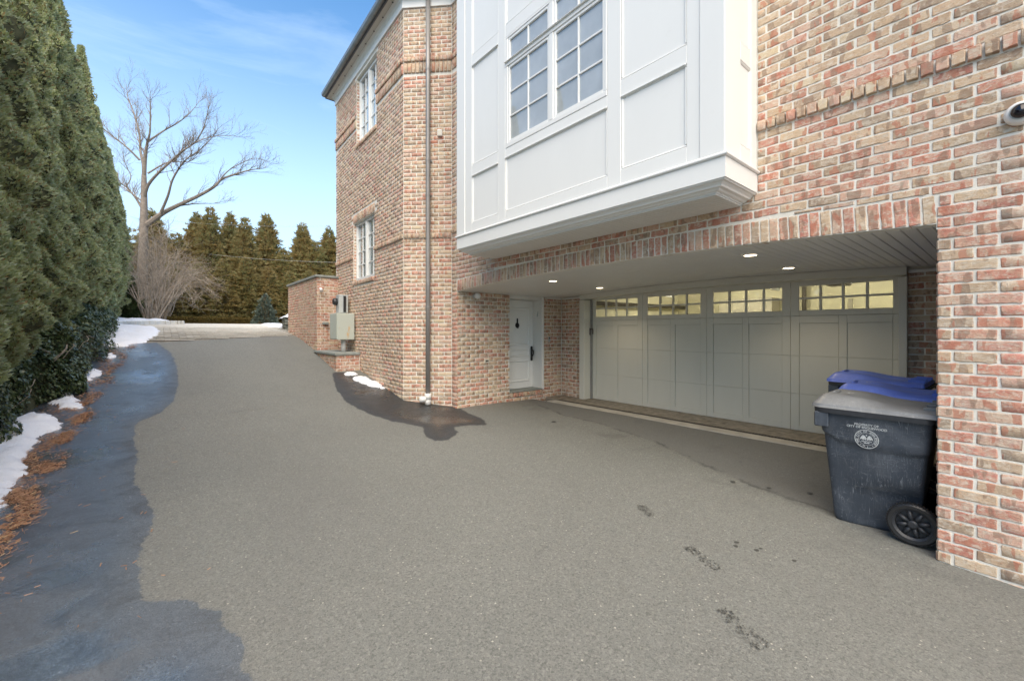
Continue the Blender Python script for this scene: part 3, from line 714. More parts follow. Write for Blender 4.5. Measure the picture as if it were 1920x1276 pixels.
# ------------------------------------------------------------------ wing windows
def wing_window(s0, s1, z0, z1, blinds):
    w = ww; P = lambda s, z, o: w.pt(WL-s, z, o)
    def slab(name, a, b, c, d, o0, o1, mat, par, ch=.003):
        mb = MB(); Fm = Matrix.Translation(w.pt(0, 0, 0)) @ w.frame(); mb.box((WL-b, o0, c), (WL-a, o1, d), ch, Fm); return part(name, mb, mat, par)
    root = slab('window_frame', s0, s0+.05, z0, z1, -.16, -.07, M['white'], house)
    slab('rail', s0+.05, s1-.05, z1-.06, z1, -.16, -.07, M['white'], root); slab('rail', s0+.05, s1-.05, z0, z0+.07, -.16, -.05, M['white'], root)
    slab('stile', s1-.05, s1, z0, z1, -.16, -.07, M['white'], root)
    mid = (s0+s1)/2; slab('mullion', mid-.035, mid+.035, z0+.07, z1-.06, -.155, -.06, M['white'], root)
    for (a, b) in ((s0+.05, mid-.035), (mid+.035, s1-.05)):
        slab('sash', a, a+.035, z0+.07, z1-.06, -.15, -.09, M['white'], root); slab('sash', b-.035, b, z0+.07, z1-.06, -.15, -.09, M['white'], root)
        m = (a+b)/2; slab('muntin', m-.011, m+.011, z0+.07, z1-.06, -.14, -.10, M['white'], root, 0.002)
        for k in (1, 2, 3):
            z = z0+.07+(z1-z0-.13)*k/4; slab('muntin', a+.035, b-.035, z-.011, z+.011, -.141, -.101, M['white'], root, .002)
        for k in range(4):
            za = z0+.07+(z1-z0-.13)*k/4; zb = za+(z1-z0-.13)/4
            for (c, d) in ((a+.035, m-.011), (m+.011, b-.035)): slab('pane', c, d, za+.011, zb-.011, -.125, -.120, M['glass'], root, 0)
    if blinds: slab('shade', s0+.05, s1-.05, z0+.07, z0+.07+(z1-z0-.13)*.74, -.19, -.175, M['blind_w'], root, 0)
wing_window(1.53, 2.95, 1.205, 2.61, False); wing_window(1.40, 2.72, 4.46, 6.04, True)

# ------------------------------------------------------------------ bay
BX, BY0, BY1, BB = 3.567, 1.534, 5.597, 1.44
bay = part('bay', MB().box((BX+.016, BY0+.016, 1.28), (XF+.1, BY1-.016, 2.46)).box((BX+.016, BY0+.016, 3.915), (XF+.1, BY1-.016, 6.3)).box((BX+.016, BY0+.016, 2.46), (XF+.1, 2.74, 3.915)).box((BX+.016, 4.39, 2.46), (XF+.1, BY1-.016, 3.915)), M['white'])
part('pane_backing', MB().box((BX+.0305, 2.745, 2.47), (BX+.045, 4.385, 3.91)), M['blind'], bay)  # grey sheet added close behind the panes to brighten the glass
BAYTOP = 6.3
def bfront(name, y0, y1, z0, z1, x0=BX, x1=BX+.03, mat='white', c=.004): return part(name, MB().box((x0, y0, z0), (x1, y1, z1), c), M[mat], bay)
vst = [(BY0, 1.745), (1.745, 1.865), (2.555, 2.725), (4.405, 4.56), (5.19, 5.375), (5.375, BY1)]
for i, (a, b) in enumerate(vst): bfront('stile', a+.0007, b-.0007, 1.475, BAYTOP, BX-(.009 if i in (0, 5) else 0))
bays = {'L': (4.56, 5.19), 'M': (2.725, 4.405), 'R': (1.865, 2.555)}
rails = {'L': [(1.475, 1.60), (2.30, 2.455), (3.93, 4.09), (5.6, 5.75)], 'M': [(1.475, 1.60), (2.32, 2.44), (3.93, 4.10), (5.6, 5.75)], 'R': [(1.475, 1.62), (2.355, 2.52), (4.7, 4.85), (5.9, 6.05)]}
for k, rl in rails.items():
    y0, y1 = bays[k]
    for (a, b) in rl: bfront('rail', y0-.002, y1+.002, a, b, BX+.0005)
    for (a, b), (c, d) in zip(rl, rl[1:]):
        if k == 'M' and b < 3.5 and d > 3.5: continue
        m = .022
        for (p0, p1, q0, q1) in ((y0, y1, c-m, c), (y0, y1, b, b+m), (y0, y0+m, b+m, c-m), (y1-m, y1, b+m, c-m)):
            pm = MB(); pm.box((BX+.004, p0+.001, q0), (BX+.03, p1-.001, q1), .007)
            part('panel_moulding', pm, M['white'], bay)
        # drip hood over the panel
        part('panel_hood', MB().box((BX-.012, y0+.004, c-.012), (BX+.01, y1-.004, c+.004), .004), M['white'], bay)
# side of the bay
def bside(name, x0, x1, z0, z1, yo=0, c=.004): return part(name, MB().box((x0, BY0-.0+yo, z0), (x1, BY0+.03, z1), c), M['white'], bay)
for (a, b) in ((BX, 3.87), (4.095, XF-.002)): bside('stile', a+.001, b, 1.475, BAYTOP, .0005)
for (a, b) in ((1.475, 1.62), (2.355, 2.515), (4.7, 4.85)): bside('rail', 3.87, 4.095, a, b, .001)
for (b, c) in ((1.62, 2.355), (2.515, 4.7)):
    m = .018
    for (p0, p1, q0, q1) in ((3.87, 4.095, c-m, c), (3.87, 4.095, b, b+m), (3.87, 3.87+m, b+m, c-m), (4.095-m, 4.095, b+m, c-m)):
        part('panel_moulding', MB().box((p0, BY0+.005, q0), (p1, BY0+.03, q1), .006), M['white'], bay)
# base skirt, lip and crown mouldings
BP = [(XF-.001, BY1), (BX, BY1), (BX, BY0), (XF-.001, BY0)]
def bext(prof): return extrude(prof, [Vector(p) for p in BP])
def bpart(name, prof, mat='white'): return part(name, extrude(prof, BP), M[mat], bay)
bpart('base_skirt', [(-.03, 1.268), (.004, 1.268), (.004, 1.440), (-.03, 1.440)])
bpart('lip', [(-.03, 1.441), (.016, 1.441), (.026, 1.450), (.026, 1.462), (.014, 1.474), (-.03, 1.474)])
bpart('crown_moulding', [(-.02, 1.267), (-.005, 1.267), (-.012, 1.256), (-.03, 1.252), (-.05, 1.236), (-.058, 1.222), (-.085, 1.216), (-.10, 1.204), (-.125, 1.199), (-.125, 1.19), (-.16, 1.187), (-.16, 1.24), (-.02, 1.262)])
part('bay_underside', MB().box((BX+.13, BY0+.13, 1.19), (XF+.05, BY1-.13, 1.26)), M['groove'], bay)
x = BX+.13; 
while x < XF-.01:
    x1 = min(x+.062, XF-.001); part('soffit_board', MB().box((x+.002, BY0+.132, 1.176), (x1-.002, BY1-.132, 1.192), .005), M['ceil'], bay); x = x1
# bay window
win = part('bay_window', MB().box((BX-.004, 2.727, 2.442), (BX+.03, 4.403, 2.50), .005), M['white'])
def wbx(name, y0, y1, z0, z1, x0=BX-.002, x1=BX+.03, mat='white', c=.004): return part(name, MB().box((x0, y0, z0), (x1, y1, z1), c), M[mat] , win)
WZ = 3.53
wbx('transom_bar', 2.727, 4.403, WZ-.002, WZ+.052, BX-.006); wbx('transom_hood', 2.73, 4.40, WZ+.046, WZ+.058, BX-.03)
wbx('head', 2.727, 4.403, 3.90, 3.929)
wbx('jamb', 4.355, 4.403, 2.50, WZ-.002); wbx('jamb', 2.727, 2.755, 2.50, WZ-.002); wbx('jamb', 4.355, 4.403, WZ+.052, 3.90); wbx('jamb', 2.727, 2.755, WZ+.052, 3.90)
wbx('mullion', 3.505, 3.575, 2.50, WZ-.002, BX-.004); wbx('mullion', 3.505, 3.575, WZ+.052, 3.90, BX-.004)
for (a, b) in ((3.575, 4.355), (2.755, 3.505)):
    for (z0, z1, rows) in ((2.50, WZ-.002, 3), (WZ+.058, 3.90, 1)):
        f = .036
        wbx('sash', a+.001, a+f, z0, z1, BX+.006); wbx('sash', b-f, b-.001, z0, z1, BX+.006); wbx('sash', a+f, b-f, z0, z0+f, BX+.006); wbx('sash', a+f, b-f, z1-f, z1, BX+.006)
        m = (a+b)/2; wbx('muntin', m-.011, m+.011, z0+f, z1-f, BX+.012, BX+.028, c=.003)
        zz = [z0+f+(z1-z0-2*f)*k/rows for k in range(rows+1)]
        for z in zz[1:-1]: wbx('muntin', a+f, b-f, z-.011, z+.011, BX+.0125, BX+.0285, c=.003)
        for za, zb in zip(zz, zz[1:]):
            for (c, d) in ((a+f, m-.011), (m+.011, b-f)):
                mb = MB().add([(BX+.024, c, za), (BX+.024, d, za), (BX+.024, d, zb), (BX+.024, c, zb)], [(3, 2, 1, 0)]); part('pane', mb, M['bay_glass'] if 'bay_glass' in M else M['glass'], win)
# the room behind the bay window: cut by the added grey sheet just behind the glass
bpy.data.objects.remove(bay) if False else None

# ------------------------------------------------------------------ recess ceiling
ceil = part('recess_ceiling', MB().add([(x, y, arch(y)+.028) for y in np.linspace(-1.6, 6.7, 60) for x in (4.345, 7.3)], [(2*i, 2*i+1, 2*i+3, 2*i+2) for i in range(59)]), M['groove'])
y = YL-.002; 
bm_ = None
while y > -1.55:
    y0 = y-.088; ym = (y+y0)/2; z = arch(ym); sl = (arch(y)-arch(y0))/.088
    o = link('ceiling_board', bpy.data.meshes.get('ceiling_board') or MB().box((0, -.0425, 0), (2.80, .0425, .016), .005).mesh('ceiling_board'), M['ceil'], ceil)
    o.matrix_local = Matrix.Translation(Vector((4.342, ym, z+.002))-HL) @ Matrix.Rotation(math.atan(sl), 4, 'X'); y = y0
# thin crown at the wall tops
part('ceiling_moulding', MB().box((6.48, YL-.03, .70), (7.0, YL-.004, .735), .008), M['ceil'])
part('ceiling_moulding', MB().box((6.985, 5.99, .70), (7.015, YL-.032, .738), .008), M['ceil'])
part('ceiling_moulding', MB().box((6.985, -1.6, .70), (7.015, .845, .745), .008), M['ceil'])
for (x, y) in ((4.90, 4.82), (6.30, 4.98), (4.84, 1.82), (6.22, 1.88)):
    z = arch(y); Mt = Matrix.Translation((x, y, z-.004))
    mb = MB(); nseg = 24; vs = []; fs = []
    for r in (.062, .082, .085):
        for k in range(nseg): vs.append((x+r*math.cos(2*math.pi*k/nseg), y+r*math.sin(2*math.pi*k/nseg), z-.006+(0 if r > .08 else -.004)+(.010 if r > .084 else 0)))
    for i in range(2):
        for k in range(nseg): fs.append((i*nseg+k, (i+1)*nseg+k, (i+1)*nseg+(k+1) % nseg, i*nseg+(k+1) % nseg))
    rl = part('recessed_light', mb.add(vs, fs), M['white'])
    part('lamp_lens', MB().lathe([(.0615, 0), (.0615, .012)], Matrix.Translation((x, y, z-.0085)), 24), M['lamp'], rl)
    ld = bpy.data.lights.new('downlight', 'SPOT'); ld.energy = 8; ld.color = (1, .82, .58); ld.spot_size = R(130); ld.spot_blend = .8; ld.shadow_soft_size = .05
    lo = bpy.data.objects.new('downlight', ld); COL.objects.link(lo); lo.parent = rl; lo.location = hp((x, y, z-.03))

# ------------------------------------------------------------------ garage door and its casing
GX = 6.93; DX = 7.2
def hdr(y): return arch(y)-.085
mb = MB(); ys = np.linspace(.85, 6.02, 42)
for a, b in zip(ys, ys[1:]):
    vs = []
    for x in (GX, DX+.05):
        vs += [(x, a, hdr(a)-.012), (x, b, hdr(b)-.012), (x, b, arch(b)-.001), (x, a, arch(a)-.001)]
    mb.add(vs, [(0, 3, 2, 1), (4, 5, 6, 7), (0, 1, 5, 4), (3, 7, 6, 2)])
casing = part('garage_casing', mb, M['door_white'])
part('jamb', MB().box((GX, 5.895, -1.458), (DX+.05, 6.03, .66), .004), M['door_white'], casing)
part('jamb', MB().box((GX, .845, -1.458), (DX+.05, .925, .66), .004), M['door_white'], casing)
part('jamb_stop', MB().box((7.13, 5.872, -1.458), (7.19, 5.894, .66), .003), M['groove'], casing)
gd = part('garage_door', MB().box((DX+.012, .90, -1.456), (DX+.05, 5.885, .300)), M['door_white'])
def gp(name, y0, y1, z0, z1, x0, x1=None, mat='door_white', c=.003): return part(name, MB().box((x0, y0, z0), (x1 or DX+.0125, y1, z1), c), M[mat], gd)
SEC = [(-1.456, -.922), (-.918, -.367), (-.363, .216), (.220, .80)]
px = [(5.79-1.25*k, 4.76-1.25*k) for k in range(4)]
stl = [(5.79, 5.885)]+[(px[k+1][0], px[k][1]) for k in range(3)]+[(.90, px[3][1])]
for (z0, z1) in SEC:
    for (a, b) in stl:
        m = (a+b)/2
        if b-a > .15:
            gp('stile', a, m-.002, z0, z1, DX-.01); gp('stile', m+.002, b, z0, z1, DX-.01)
        else: gp('stile', a, b, z0, z1, DX-.01)
for k in range(4):
    y1, y0 = px[k]; m = (y0+y1)/2
    for (z0, z1) in SEC[:3]:
        gp('mid_stile', m-.045, m+.045, z0, z1, DX-.008)
    gp('rail', y0+.001, m-.046, -1.456, -1.375, DX-.009); gp('rail', m+.046, y1-.001, -1.456, -1.375, DX-.009)
    gp('rail', y0+.001, m-.046, .112, .216, DX-.009); gp('rail', m+.046, y1-.001, .112, .216, DX-.009)
    for (a, b) in ((y0, m-.046), (m+.046, y1)):
        for (z0, z1) in SEC[:3]:
            zz0 = -1.374 if z0 < -1.4 else z0; zz1 = .111 if z1 > 0 else z1
            gp('panel', a+.004, b-.004, zz0, zz1, DX+.004, DX+.03)
    gp('rail', y0+.001, y1-.001, .221, .296, DX-.009, DX+.05); gp('rail', y0+.001, y1-.001, .648, .80, DX-.009, DX+.05)
    for q in (1, 2, 3):
        yy = y0+(y1-y0)*q/4; gp('muntin', yy-.014, yy+.014, .296, .648, DX-.006, DX+.04)
    for q in range(4):
        a = y0+(y1-y0)*q/4+(.014 if q else .001); b = y0+(y1-y0)*(q+1)/4-(.014 if q < 3 else .001)
        gp('muntin', a, b, .458, .486, DX-.0055, DX+.039)
        for (z0, z1) in ((.296, .458), (.486, .648)):
            part('pane', MB().add([(DX+.02, a, z0), (DX+.02, b, z0), (DX+.02, b, z1), (DX+.02, a, z1)], [(3, 2, 1, 0)]), M['glass_door'], gd)
for k in range(4):                                       # backing of stiles where there is no panel
    pass
# garage room
rm = MB(); X0, X1, Y0, Y1, Z0, Z1 = DX+.06, 13.2, -1.8, 7.2, -1.47, 1.28
rm.add([(X0, Y0, Z0), (X1, Y0, Z0), (X1, Y1, Z0), (X0, Y1, Z0), (X0, Y0, Z1), (X1, Y0, Z1), (X1, Y1, Z1), (X0, Y1, Z1)], [(4, 5, 6, 7)[::-1], (0, 1, 5, 4)[::-1], (1, 2, 6, 5)[::-1], (2, 3, 7, 6)[::-1]])
rm.box((X0, Y0, .80), (X0+.05, Y1, Z1)).box((X0, Y0, Z0), (X0+.05, .90, .8)).box((X0, 5.885, Z0), (X0+.05, Y1, .8))
part('garage_room', rm, M['room_wall'])
part('garage_floor', MB().add([(X0, Y0, Z0), (X1, Y0, Z0), (X1, Y1, Z0), (X0, Y1, Z0)], [(0, 1, 2, 3)]), M['room_floor'])
part('ceiling_beam', MB().box((9.2, Y0, .94), (9.7, Y1, Z1)), M['soffit']); part('ceiling_beam', MB().box((X0+.05, 3.6, 1.02), (9.2, 3.95, Z1)), M['soffit'])
for yy in (1.15, 3.25, 5.65): part('door_track', MB().box((X0+.1, yy, .86), (10.2, yy+.05, .93)).box((8.2, yy+.01, .93), (8.23, yy+.04, Z1)).box((9.9, yy+.01, .93), (9.93, yy+.04, Z1)), M['metal_grey'])
part('door_opener', MB().box((9.75, 2.0, .86), (10.15, 2.35, 1.08), .03).box((X0+.1, 2.15, .98), (9.75, 2.2, 1.02)), M['dark_metal'])
part('wall_cabinet', MB().box((12.6, 4.2, .1), (13.18, 5.6, .9), .01).box((12.9, -.6, .2), (13.18, .5, .75), .01), M['soffit'])
part('wall_pipe', MB().tube([(13.1, 3.6, Z0), (13.1, 3.6, Z1)], .05, 10).tube([(8.0, 6.9, .7), (13.1, 6.9, .75)], .06, 10), M['dark_metal'])
part('interior_casing', MB().box((13.15, 1.2, Z0), (13.19, 1.28, .8)).box((13.15, 2.6, Z0), (13.19, 2.68, .8)), M['soffit'])
ht = empty('unit_heater', (9.0, 3.0, 1.26), label='grey unit heater with dark grille hung from the garage ceiling inside', cat='heater')
MB().box((-.28, -.25, -.42), (.25, .25, -.05), .03).build('casing', M['metal_grey'], ht)
MB().box((-.292, -.2, -.38), (-.281, .06, -.1)).build('grille', M['black'], ht)
for k in range(5): bx('louvre', (-.30, -.19, -.36+k*.055), (-.293, .05, -.335+k*.055), M['dark_metal'], ht, .002)
MB().box((-.02, -.02, -.05), (.02, .02, .02)).build('hanger', M['metal_grey'], ht)
for (x, y) in ((8.6, 1.4), (8.6, 4.6), (11.0, 1.6), (11.0, 4.9)):
    rl = part('garage_lamp', MB().lathe([(.10, 0), (.10, .02)], Matrix.Translation((x, y, Z1-.022)), 20), M['white'])
    part('lamp_lens', MB().lathe([(.08, 0), (.08, .01)], Matrix.Translation((x, y, Z1-.034)), 20), M['lamp'], rl)
    ld = bpy.data.lights.new('garage_light', 'POINT'); ld.energy = 24; ld.color = (1, .90, .70); ld.shadow_soft_size = .08
    lo = bpy.data.objects.new('garage_light', ld); COL.objects.link(lo); lo.parent = rl; lo.location = hp((x, y, Z1-.12))
# lift handle on the left casing
hd = part('jamb_handle', MB().box((GX+.17, 5.879, -.09), (GX+.21, 5.894, .06), .006).tube([(GX+.19, 5.875, .03), (GX+.19, 5.82, .045), (GX+.17, 5.80, .0), (GX+.17, 5.80, -.07)], .012, 8), M['dark_metal'], None)

# ------------------------------------------------------------------ entry door
ED = YL+.28
part('door_reveal', MB().box((6.40, YL-.012, -1.26), (6.435, ED+.06, .80), .003).box((5.46, YL+.001, -1.26), (5.495, ED+.06, .80), .003).box((5.495, YL+.001, .664), (6.40, ED+.06, .80), .002), M['ceil'])
part('door_casing', MB().box((6.388, YL-.022, -1.27), (6.452, YL-.0125, .735), .003), M['white'])
part('door_sill', MB().box((5.5, YL-.03, -1.268), (6.40, ED+.02, -1.245), .006), M['stone_cap'])
ed = part('entry_door', MB().box((5.497, ED, -1.243), (6.397, ED+.045, .66), .004), M['white'])
def dpanel(x0, x1, z0, z1):
    m = .03
    for (a, b, c, d) in ((x0, x1, z1-m, z1), (x0, x1, z0, z0+m), (x0, x0+m, z0+m, z1-m), (x1-m, x1, z0+m, z1-m)):
        part('door_moulding', MB().box((a, ED-.022, c), (b, ED+.01, d), .008), M['white'], ed)
    part('raised_panel', MB().box((x0+.075, ED-.010, z0+.055), (x1-.075, ED+.01, z1-.055), .006), M['white'], ed)
dpanel(5.62, 6.28, -.32, .50); dpanel(5.62, 6.28, -.56, -.39); dpanel(5.62, 6.28, -1.10, -.64)
h = part('door_handle', MB().box((6.315, ED-.03, -.66), (6.375, ED-.001, -.34), .02).tube([(6.345, ED-.03, -.42), (6.345, ED-.075, -.43), (6.345, ED-.08, -.5), (6.345, ED-.03, -.58)], .011, 8), M['black_metal'], ed)
part('door_knocker', MB().lathe([(.012, 0), (.045, .004), (.06, .012), (.045, .02), (.015, .028)], Matrix.Translation((5.93, ED-.001, .12)) @ Matrix.Rotation(R(90), 4, 'X'), 14).box((5.912, ED-.03, .17), (5.948, ED-.001, .27), .01).tube([(5.93, ED-.03, .17), (5.90, ED-.035, .10), (5.93, ED-.035, .05), (5.96, ED-.035, .10), (5.93, ED-.03, .17)], .007, 6), M['black_metal'], ed)
mz = MB().box((-.008, -.06, -.01), (.008, .06, .01), .004, Matrix.Rotation(R(90), 4, 'X')).build('mezuzah', M['metal_grey'], label='slim grey case fixed slanted on the white door jamb', cat='door ornament'); mz.location = (6.393, YL+.12, .37); mz.rotation_euler = (R(14), 0, R(90))
# wall plates, lamp, vent, camera
pl = bx('outlet', (-.06, -.022, -.04), (.06, 0, .04), M['cream_plate'], None, .006, label='cream outdoor outlet on the brick wall left of the entry door', cat='outlet'); pl.location = (4.905, YL, -.585)
MB().box((-.035, -.024, -.014), (.035, -.0215, .014)).build('cover_slot', M['dark_metal'], pl)
bx('screw', (-.005, -.0245, .024), (.005, -.0218, .032), M['metal_grey'], pl, .001)
kp = bx('keypad', (-.035, -.02, -.06), (.035, 0, .06), M['soffit'], None, .006, label='small beige keypad on the brick between entry door and corner', cat='keypad'); kp.location = (6.62, YL-.001, -.19)
MB().box((-.024, -.0215, -.045), (.024, -.0195, .0)).build('button_pad', M['metal_grey'], kp); MB().box((-.024, -.0215, .012), (.024, -.0195, .045)).build('display', M['dark_metal'], kp)
sl_ = empty('wall_lamp', (4.62, YL, .66), label='small round white lamp fixed high on the recess side wall', cat='lamp')
MB().lathe([(.045, 0), (.045, .02), (.02, .03), (.02, .06)], Matrix.Rotation(R(90), 4, 'X'), 16).build('base', M['metal_grey'], sl_)
MB().lathe([(.02, .055), (.05, .07), (.06, .10), (.055, .13), (.03, .15), (.0, .155)], Matrix.Rotation(R(90), 4, 'X') @ Matrix.Rotation(R(0), 4, 'Y'), 18).build('lens', M['camera_white'], sl_, True)
ch = wc
vb = MB().box((-.045, -.05, -.06), (.045, 0, .06), .006).build('wall_vent', M['camera_white'], label='small white vent box high on the angled brick wall', cat='vent')
MB().box((-.035, -.052, -.05), (.035, -.049, .04), .002).build('vent_flap', M['cream_plate'], vb)
vb.location = wc.pt(.715, 3.72, 0); vb.rotation_euler = (0, 0, math.atan2(wc.u.y, wc.u.x))
sc = empty('security_camera', (XF, -.02, 1.385), label='white dome security camera on the brick at the right edge', cat='camera')
Mx = Matrix.Rotation(R(-90), 4, 'Y')
MB().lathe([(.072, 0), (.074, .02), (.066, .05), (.05, .062)], Mx, 28).build('housing', M['camera_white'], sc, True)
MB().lathe([(.046, .055), (.044, .075), (.034, .095), (.018, .106), (.0, .109)], Mx, 24).build('dome', M['dome'], sc, True)
MB().lathe([(.051, .058), (.051, .066), (.044, .068)], Mx, 24).build('ring', M['metal_grey'], sc)
# downspout on the chamfer
U0 = .50; ds = [wc.pt(U0, z, .075) for z in (-1.22, 6.2)]
dsp = part('downspout', MB().tube([wc.pt(U0, z, .07) for z in (-1.20, 1.0, 2.6, 4.5, 6.25)], .043, 16), M['spout'], None, True)
for z in (2.55, 4.9, .45, 3.2): part('pipe_strap', MB().tube([wc.pt(U0, z-.02, .07), wc.pt(U0, z+.02, .07)], .048, 16).box((-.06, -.01, -.012), (.06, .004, .012), 0, Matrix.Translation(wc.pt(U0, z, .01)) @ wc.frame()), M['spout'], dsp)
pz = g1(3.85, 7.1)
part('drain_elbow', MB().tube([wc.pt(U0, -1.17, .07), wc.pt(U0, pz+.10, .07)], .062, 16).tube([wc.pt(U0, pz+.12, .07), wc.pt(U0+.0, pz+.0, .075)], .055, 14).tube([wc.pt(U0, pz+.11, .07), wc.pt(U0-.15, pz+.10, .11)], [.05, .06], 14), M['pvc'], dsp, True)

# ------------------------------------------------------------------ garden wall, planter and meters
GWX, GWY0, GWY1 = 3.156, 11.7, 14.9
gw = empty('garden_wall', (GWX, GWY0, -.6), label='red brick garden wall with grey coping beyond the wing', cat='wall')
w1 = Wall('front', (GWX, GWY0), (3.70, GWY0), gw); w2 = Wall('side', (GWX, GWY1), (GWX, GWY0), gw)
GT = 1.40
bodyo = MB().box((GWX+.009, GWY0+.009, -1.1), (3.72, GWY1-.009, GT)); bodyo.v = [tuple(Vector(v)-Vector(gw.location)) for v in bodyo.v]; bodyo = bodyo.build('core', M['mortar'], gw)
for w in (w1, w2):
    w.obj = bodyo; w.objloc = Vector(gw.location); w.name = 'x'
w1.courses(GT-31*.0765, GT, lambda a, b: [(.006, .535)], .0765, .1, lambda u, z: .8); w2.courses(GT-31*.0765, GT, lambda a, b: [(.006, 3.194)], .0765, 0, lambda u, z: .62)
for w in (w1, w2):
    w.b = [q for q in w.b if w.pt(q[1], q[2]).z > float(Gy(w.pt(q[1], q[2]).y))-.12]
emit_bricks([w1, w2], 300)
cp = MB().box((GWX-.045, GWY0-.045, GT+.004), (3.695, GWY1+.03, GT+.062), .008); cp.v = [tuple(Vector(v)-Vector(gw.location)) for v in cp.v]; cp.build('coping', M['stone_cap'], gw)
PX, PY = 3.10, 9.95
pw = empty('brick_planter', (PX, PY, -.95), label='low brick planter with grey coping below the meter boxes', cat='planter')
pcore = MB().box((PX+.009, PY+.009, -1.2), (3.75, GWY0-.02, -.56)); pcore.v = [tuple(Vector(v)-Vector(pw.location)) for v in pcore.v]; pcore = pcore.build('core', M['mortar'], pw)
q1 = Wall('x', (PX, PY), (3.64, PY), pw); q2 = Wall('x', (PX, GWY0-.05), (PX, PY), pw)
for w in (q1, q2): w.obj = pcore; w.objloc = Vector(pw.location)
q1.courses(-.565-8*.0765, -.565, lambda a, b: [(.006, .53)], .0765, .1, lambda u, z: .85); q2.courses(-.565-8*.0765, -.565, lambda a, b: [(.006, 1.69)], .0765, 0, lambda u, z: .7)
for w in (q1, q2): w.b = [q for q in w.b if w.pt(q[1], q[2]).z > float(Gy(w.pt(q[1], q[2]).y))-.1]
emit_bricks([q1, q2], 300)
cp = MB().box((PX-.04, PY-.04, -.558), (3.645, GWY0-.05, -.50), .008); cp.v = [tuple(Vector(v)-Vector(pw.location)) for v in cp.v]; cp.build('coping', M['stone_cap'], pw)
mb_ = empty('meter_cabinet', (3.42, 10.6, -.50), label='large pale green rust-stained metal cabinet on a white pipe', cat='meter box')
MB().box((-.21, -.36, .29), (.2, .18, .92), .01).build('cabinet', M['metal_box'], mb_)
MB().box((-.218, -.34, .31), (-.2105, .16, .90), .004).build('cover', M['metal_box'], mb_)
MB().tube([(.02, -.1, .0), (.02, -.1, .29)], .055, 14).build('conduit', M['pvc'], mb_, True)
mt = empty('electric_meter', (3.48, 10.75, .44), label='upright grey meter box with black dial above the rusty cabinet', cat='meter')
MB().box((-.10, -.12, .0), (.12, .12, .45), .01).build('box', M['metal_grey'], mt)
MB().lathe([(.09, 0), (.09, .05), (.075, .09), (.0, .10)], Matrix.Translation((-.10, .05, .28)) @ Matrix.Rotation(R(-90), 4, 'Y'), 18).build('dial', M['black'], mt)
MB().box((.0, -.15, .02), (.06, -.122, .42), .004).build('side_channel', M['black'], mt)
MB().tube([(.0, 0, -.03), (.0, 0, .01)], .03, 10).build('conduit', M['black'], mt)
fl = empty('floodlight', (3.24, GWY0, 1.10), label='small white floodlight on the front of the garden wall', cat='light')
MB().lathe([(.03, 0), (.03, .02), (.015, .03), (.015, .05)], Matrix.Rotation(R(90), 4, 'X'), 12).build('base', M['camera_white'], fl); MB().tube([(0, -.05, .02), (.0, -.12, -.06)], [.02, .045], 12).build('head', M['camera_white'], fl)
vx = bx('valve_box', (-.07, -.09, -.035), (.07, 0, .035), M['stone_cap'], None, .01, label='small green grey fitting on the garden wall beside the cabinet', cat='fitting'); vx.location = (3.36, GWY0, .20)
MB().tube([(0, -.05, -.03), (0, -.05, -.06)], .015, 8).build('nozzle', M['dark_metal'], vx)
# stacked stone wall beyond
sw = empty('stone_wall', (3.3, 16.0, -.1), label='low dark stacked stone wall topped with snow beyond the garden wall', cat='wall')
for j in range(6):
    xx = 0
    while xx < 1.8:
        L = random.uniform(.16, .34); mb = MB().box((xx, random.uniform(-.03, .03), .1*j), (xx+L-.012, .5, .1*j+.09), .02); mb.v = [(a+random.gauss(0, .008), b+random.gauss(0, .008), c+random.gauss(0, .006)) for a, b, c in mb.v]
        mb.build('stone', M['stone'], sw); xx += L

# ------------------------------------------------------------------ snow patches and needles
def snow_patch(poly, h, label, step=.04, zfn=None):
    P = np.array(poly); x0, y0 = P.min(0)-.08; x1, y1 = P.max(0)+.08; xs = np.arange(x0, x1, step); ys = np.arange(y0, y1, step)
    X, Y = np.meshgrid(xs, ys); Q = np.stack([X.ravel(), Y.ravel()], -1)
    wob = np.array([noise.noise(Vector((a*6, b*6, 0)))*.09+noise.noise(Vector((a*17, b*17, 3)))*.045 for a, b in Q]); d = sdist(Q, poly)+wob
    bump = np.array([noise.noise(Vector((a*5, b*5, 7))) for a, b in Q])
    Z = np.where(d > 0, .010*np.array([noise.noise(Vector((a*23, b*23, 1))) for a, b in Q])*np.clip(d/.05, 0, 1)+h*(1-np.exp(-np.clip(d, 0, None)/(h*1.3)))*(1+.5*bump)+.006, np.clip(d, -.1, 0)*.6)
    Z = Z+(zfn(Q[:, 0], Q[:, 1]) if zfn else G(Q[:, 0], Q[:, 1])); keep = (d > -step*1.5).reshape(X.shape)
    i = np.arange(X.size).reshape(X.shape); k = keep[:-1, :-1] & keep[1:, :-1] & keep[:-1, 1:] & keep[1:, 1:]
    F = np.stack([i[:-1, :-1], i[:-1, 1:], i[1:, 1:], i[1:, :-1]], -1)[k]
    me = np_mesh('snow', np.stack([Q[:, 0], Q[:, 1], Z], -1), F.reshape(-1, 4)); me.polygons.foreach_set('use_smooth', [True]*len(me.polygons))
    return link('snow', me, M['snow'], kind='structure', label=label)
snow_patch([(-2.0, 8.3), (-1.5, 8.3), (-1.44, 8.54), (-1.34, 8.7), (-1.12, 8.49), (-1.0, 8.07), (-1.02, 7.81), (-1.11, 7.71), (-1.13, 7.36), (-1.11, 6.95), (-1.03, 6.51), (-1.09, 6.3), (-.99, 5.93), (-1.1, 5.8), (-1.0, 5.5), (-1.1, 5.1), (-1.7, 4.5), (-2.0, 5)], .085, 'bright snow bank at the near left edge of the drive')
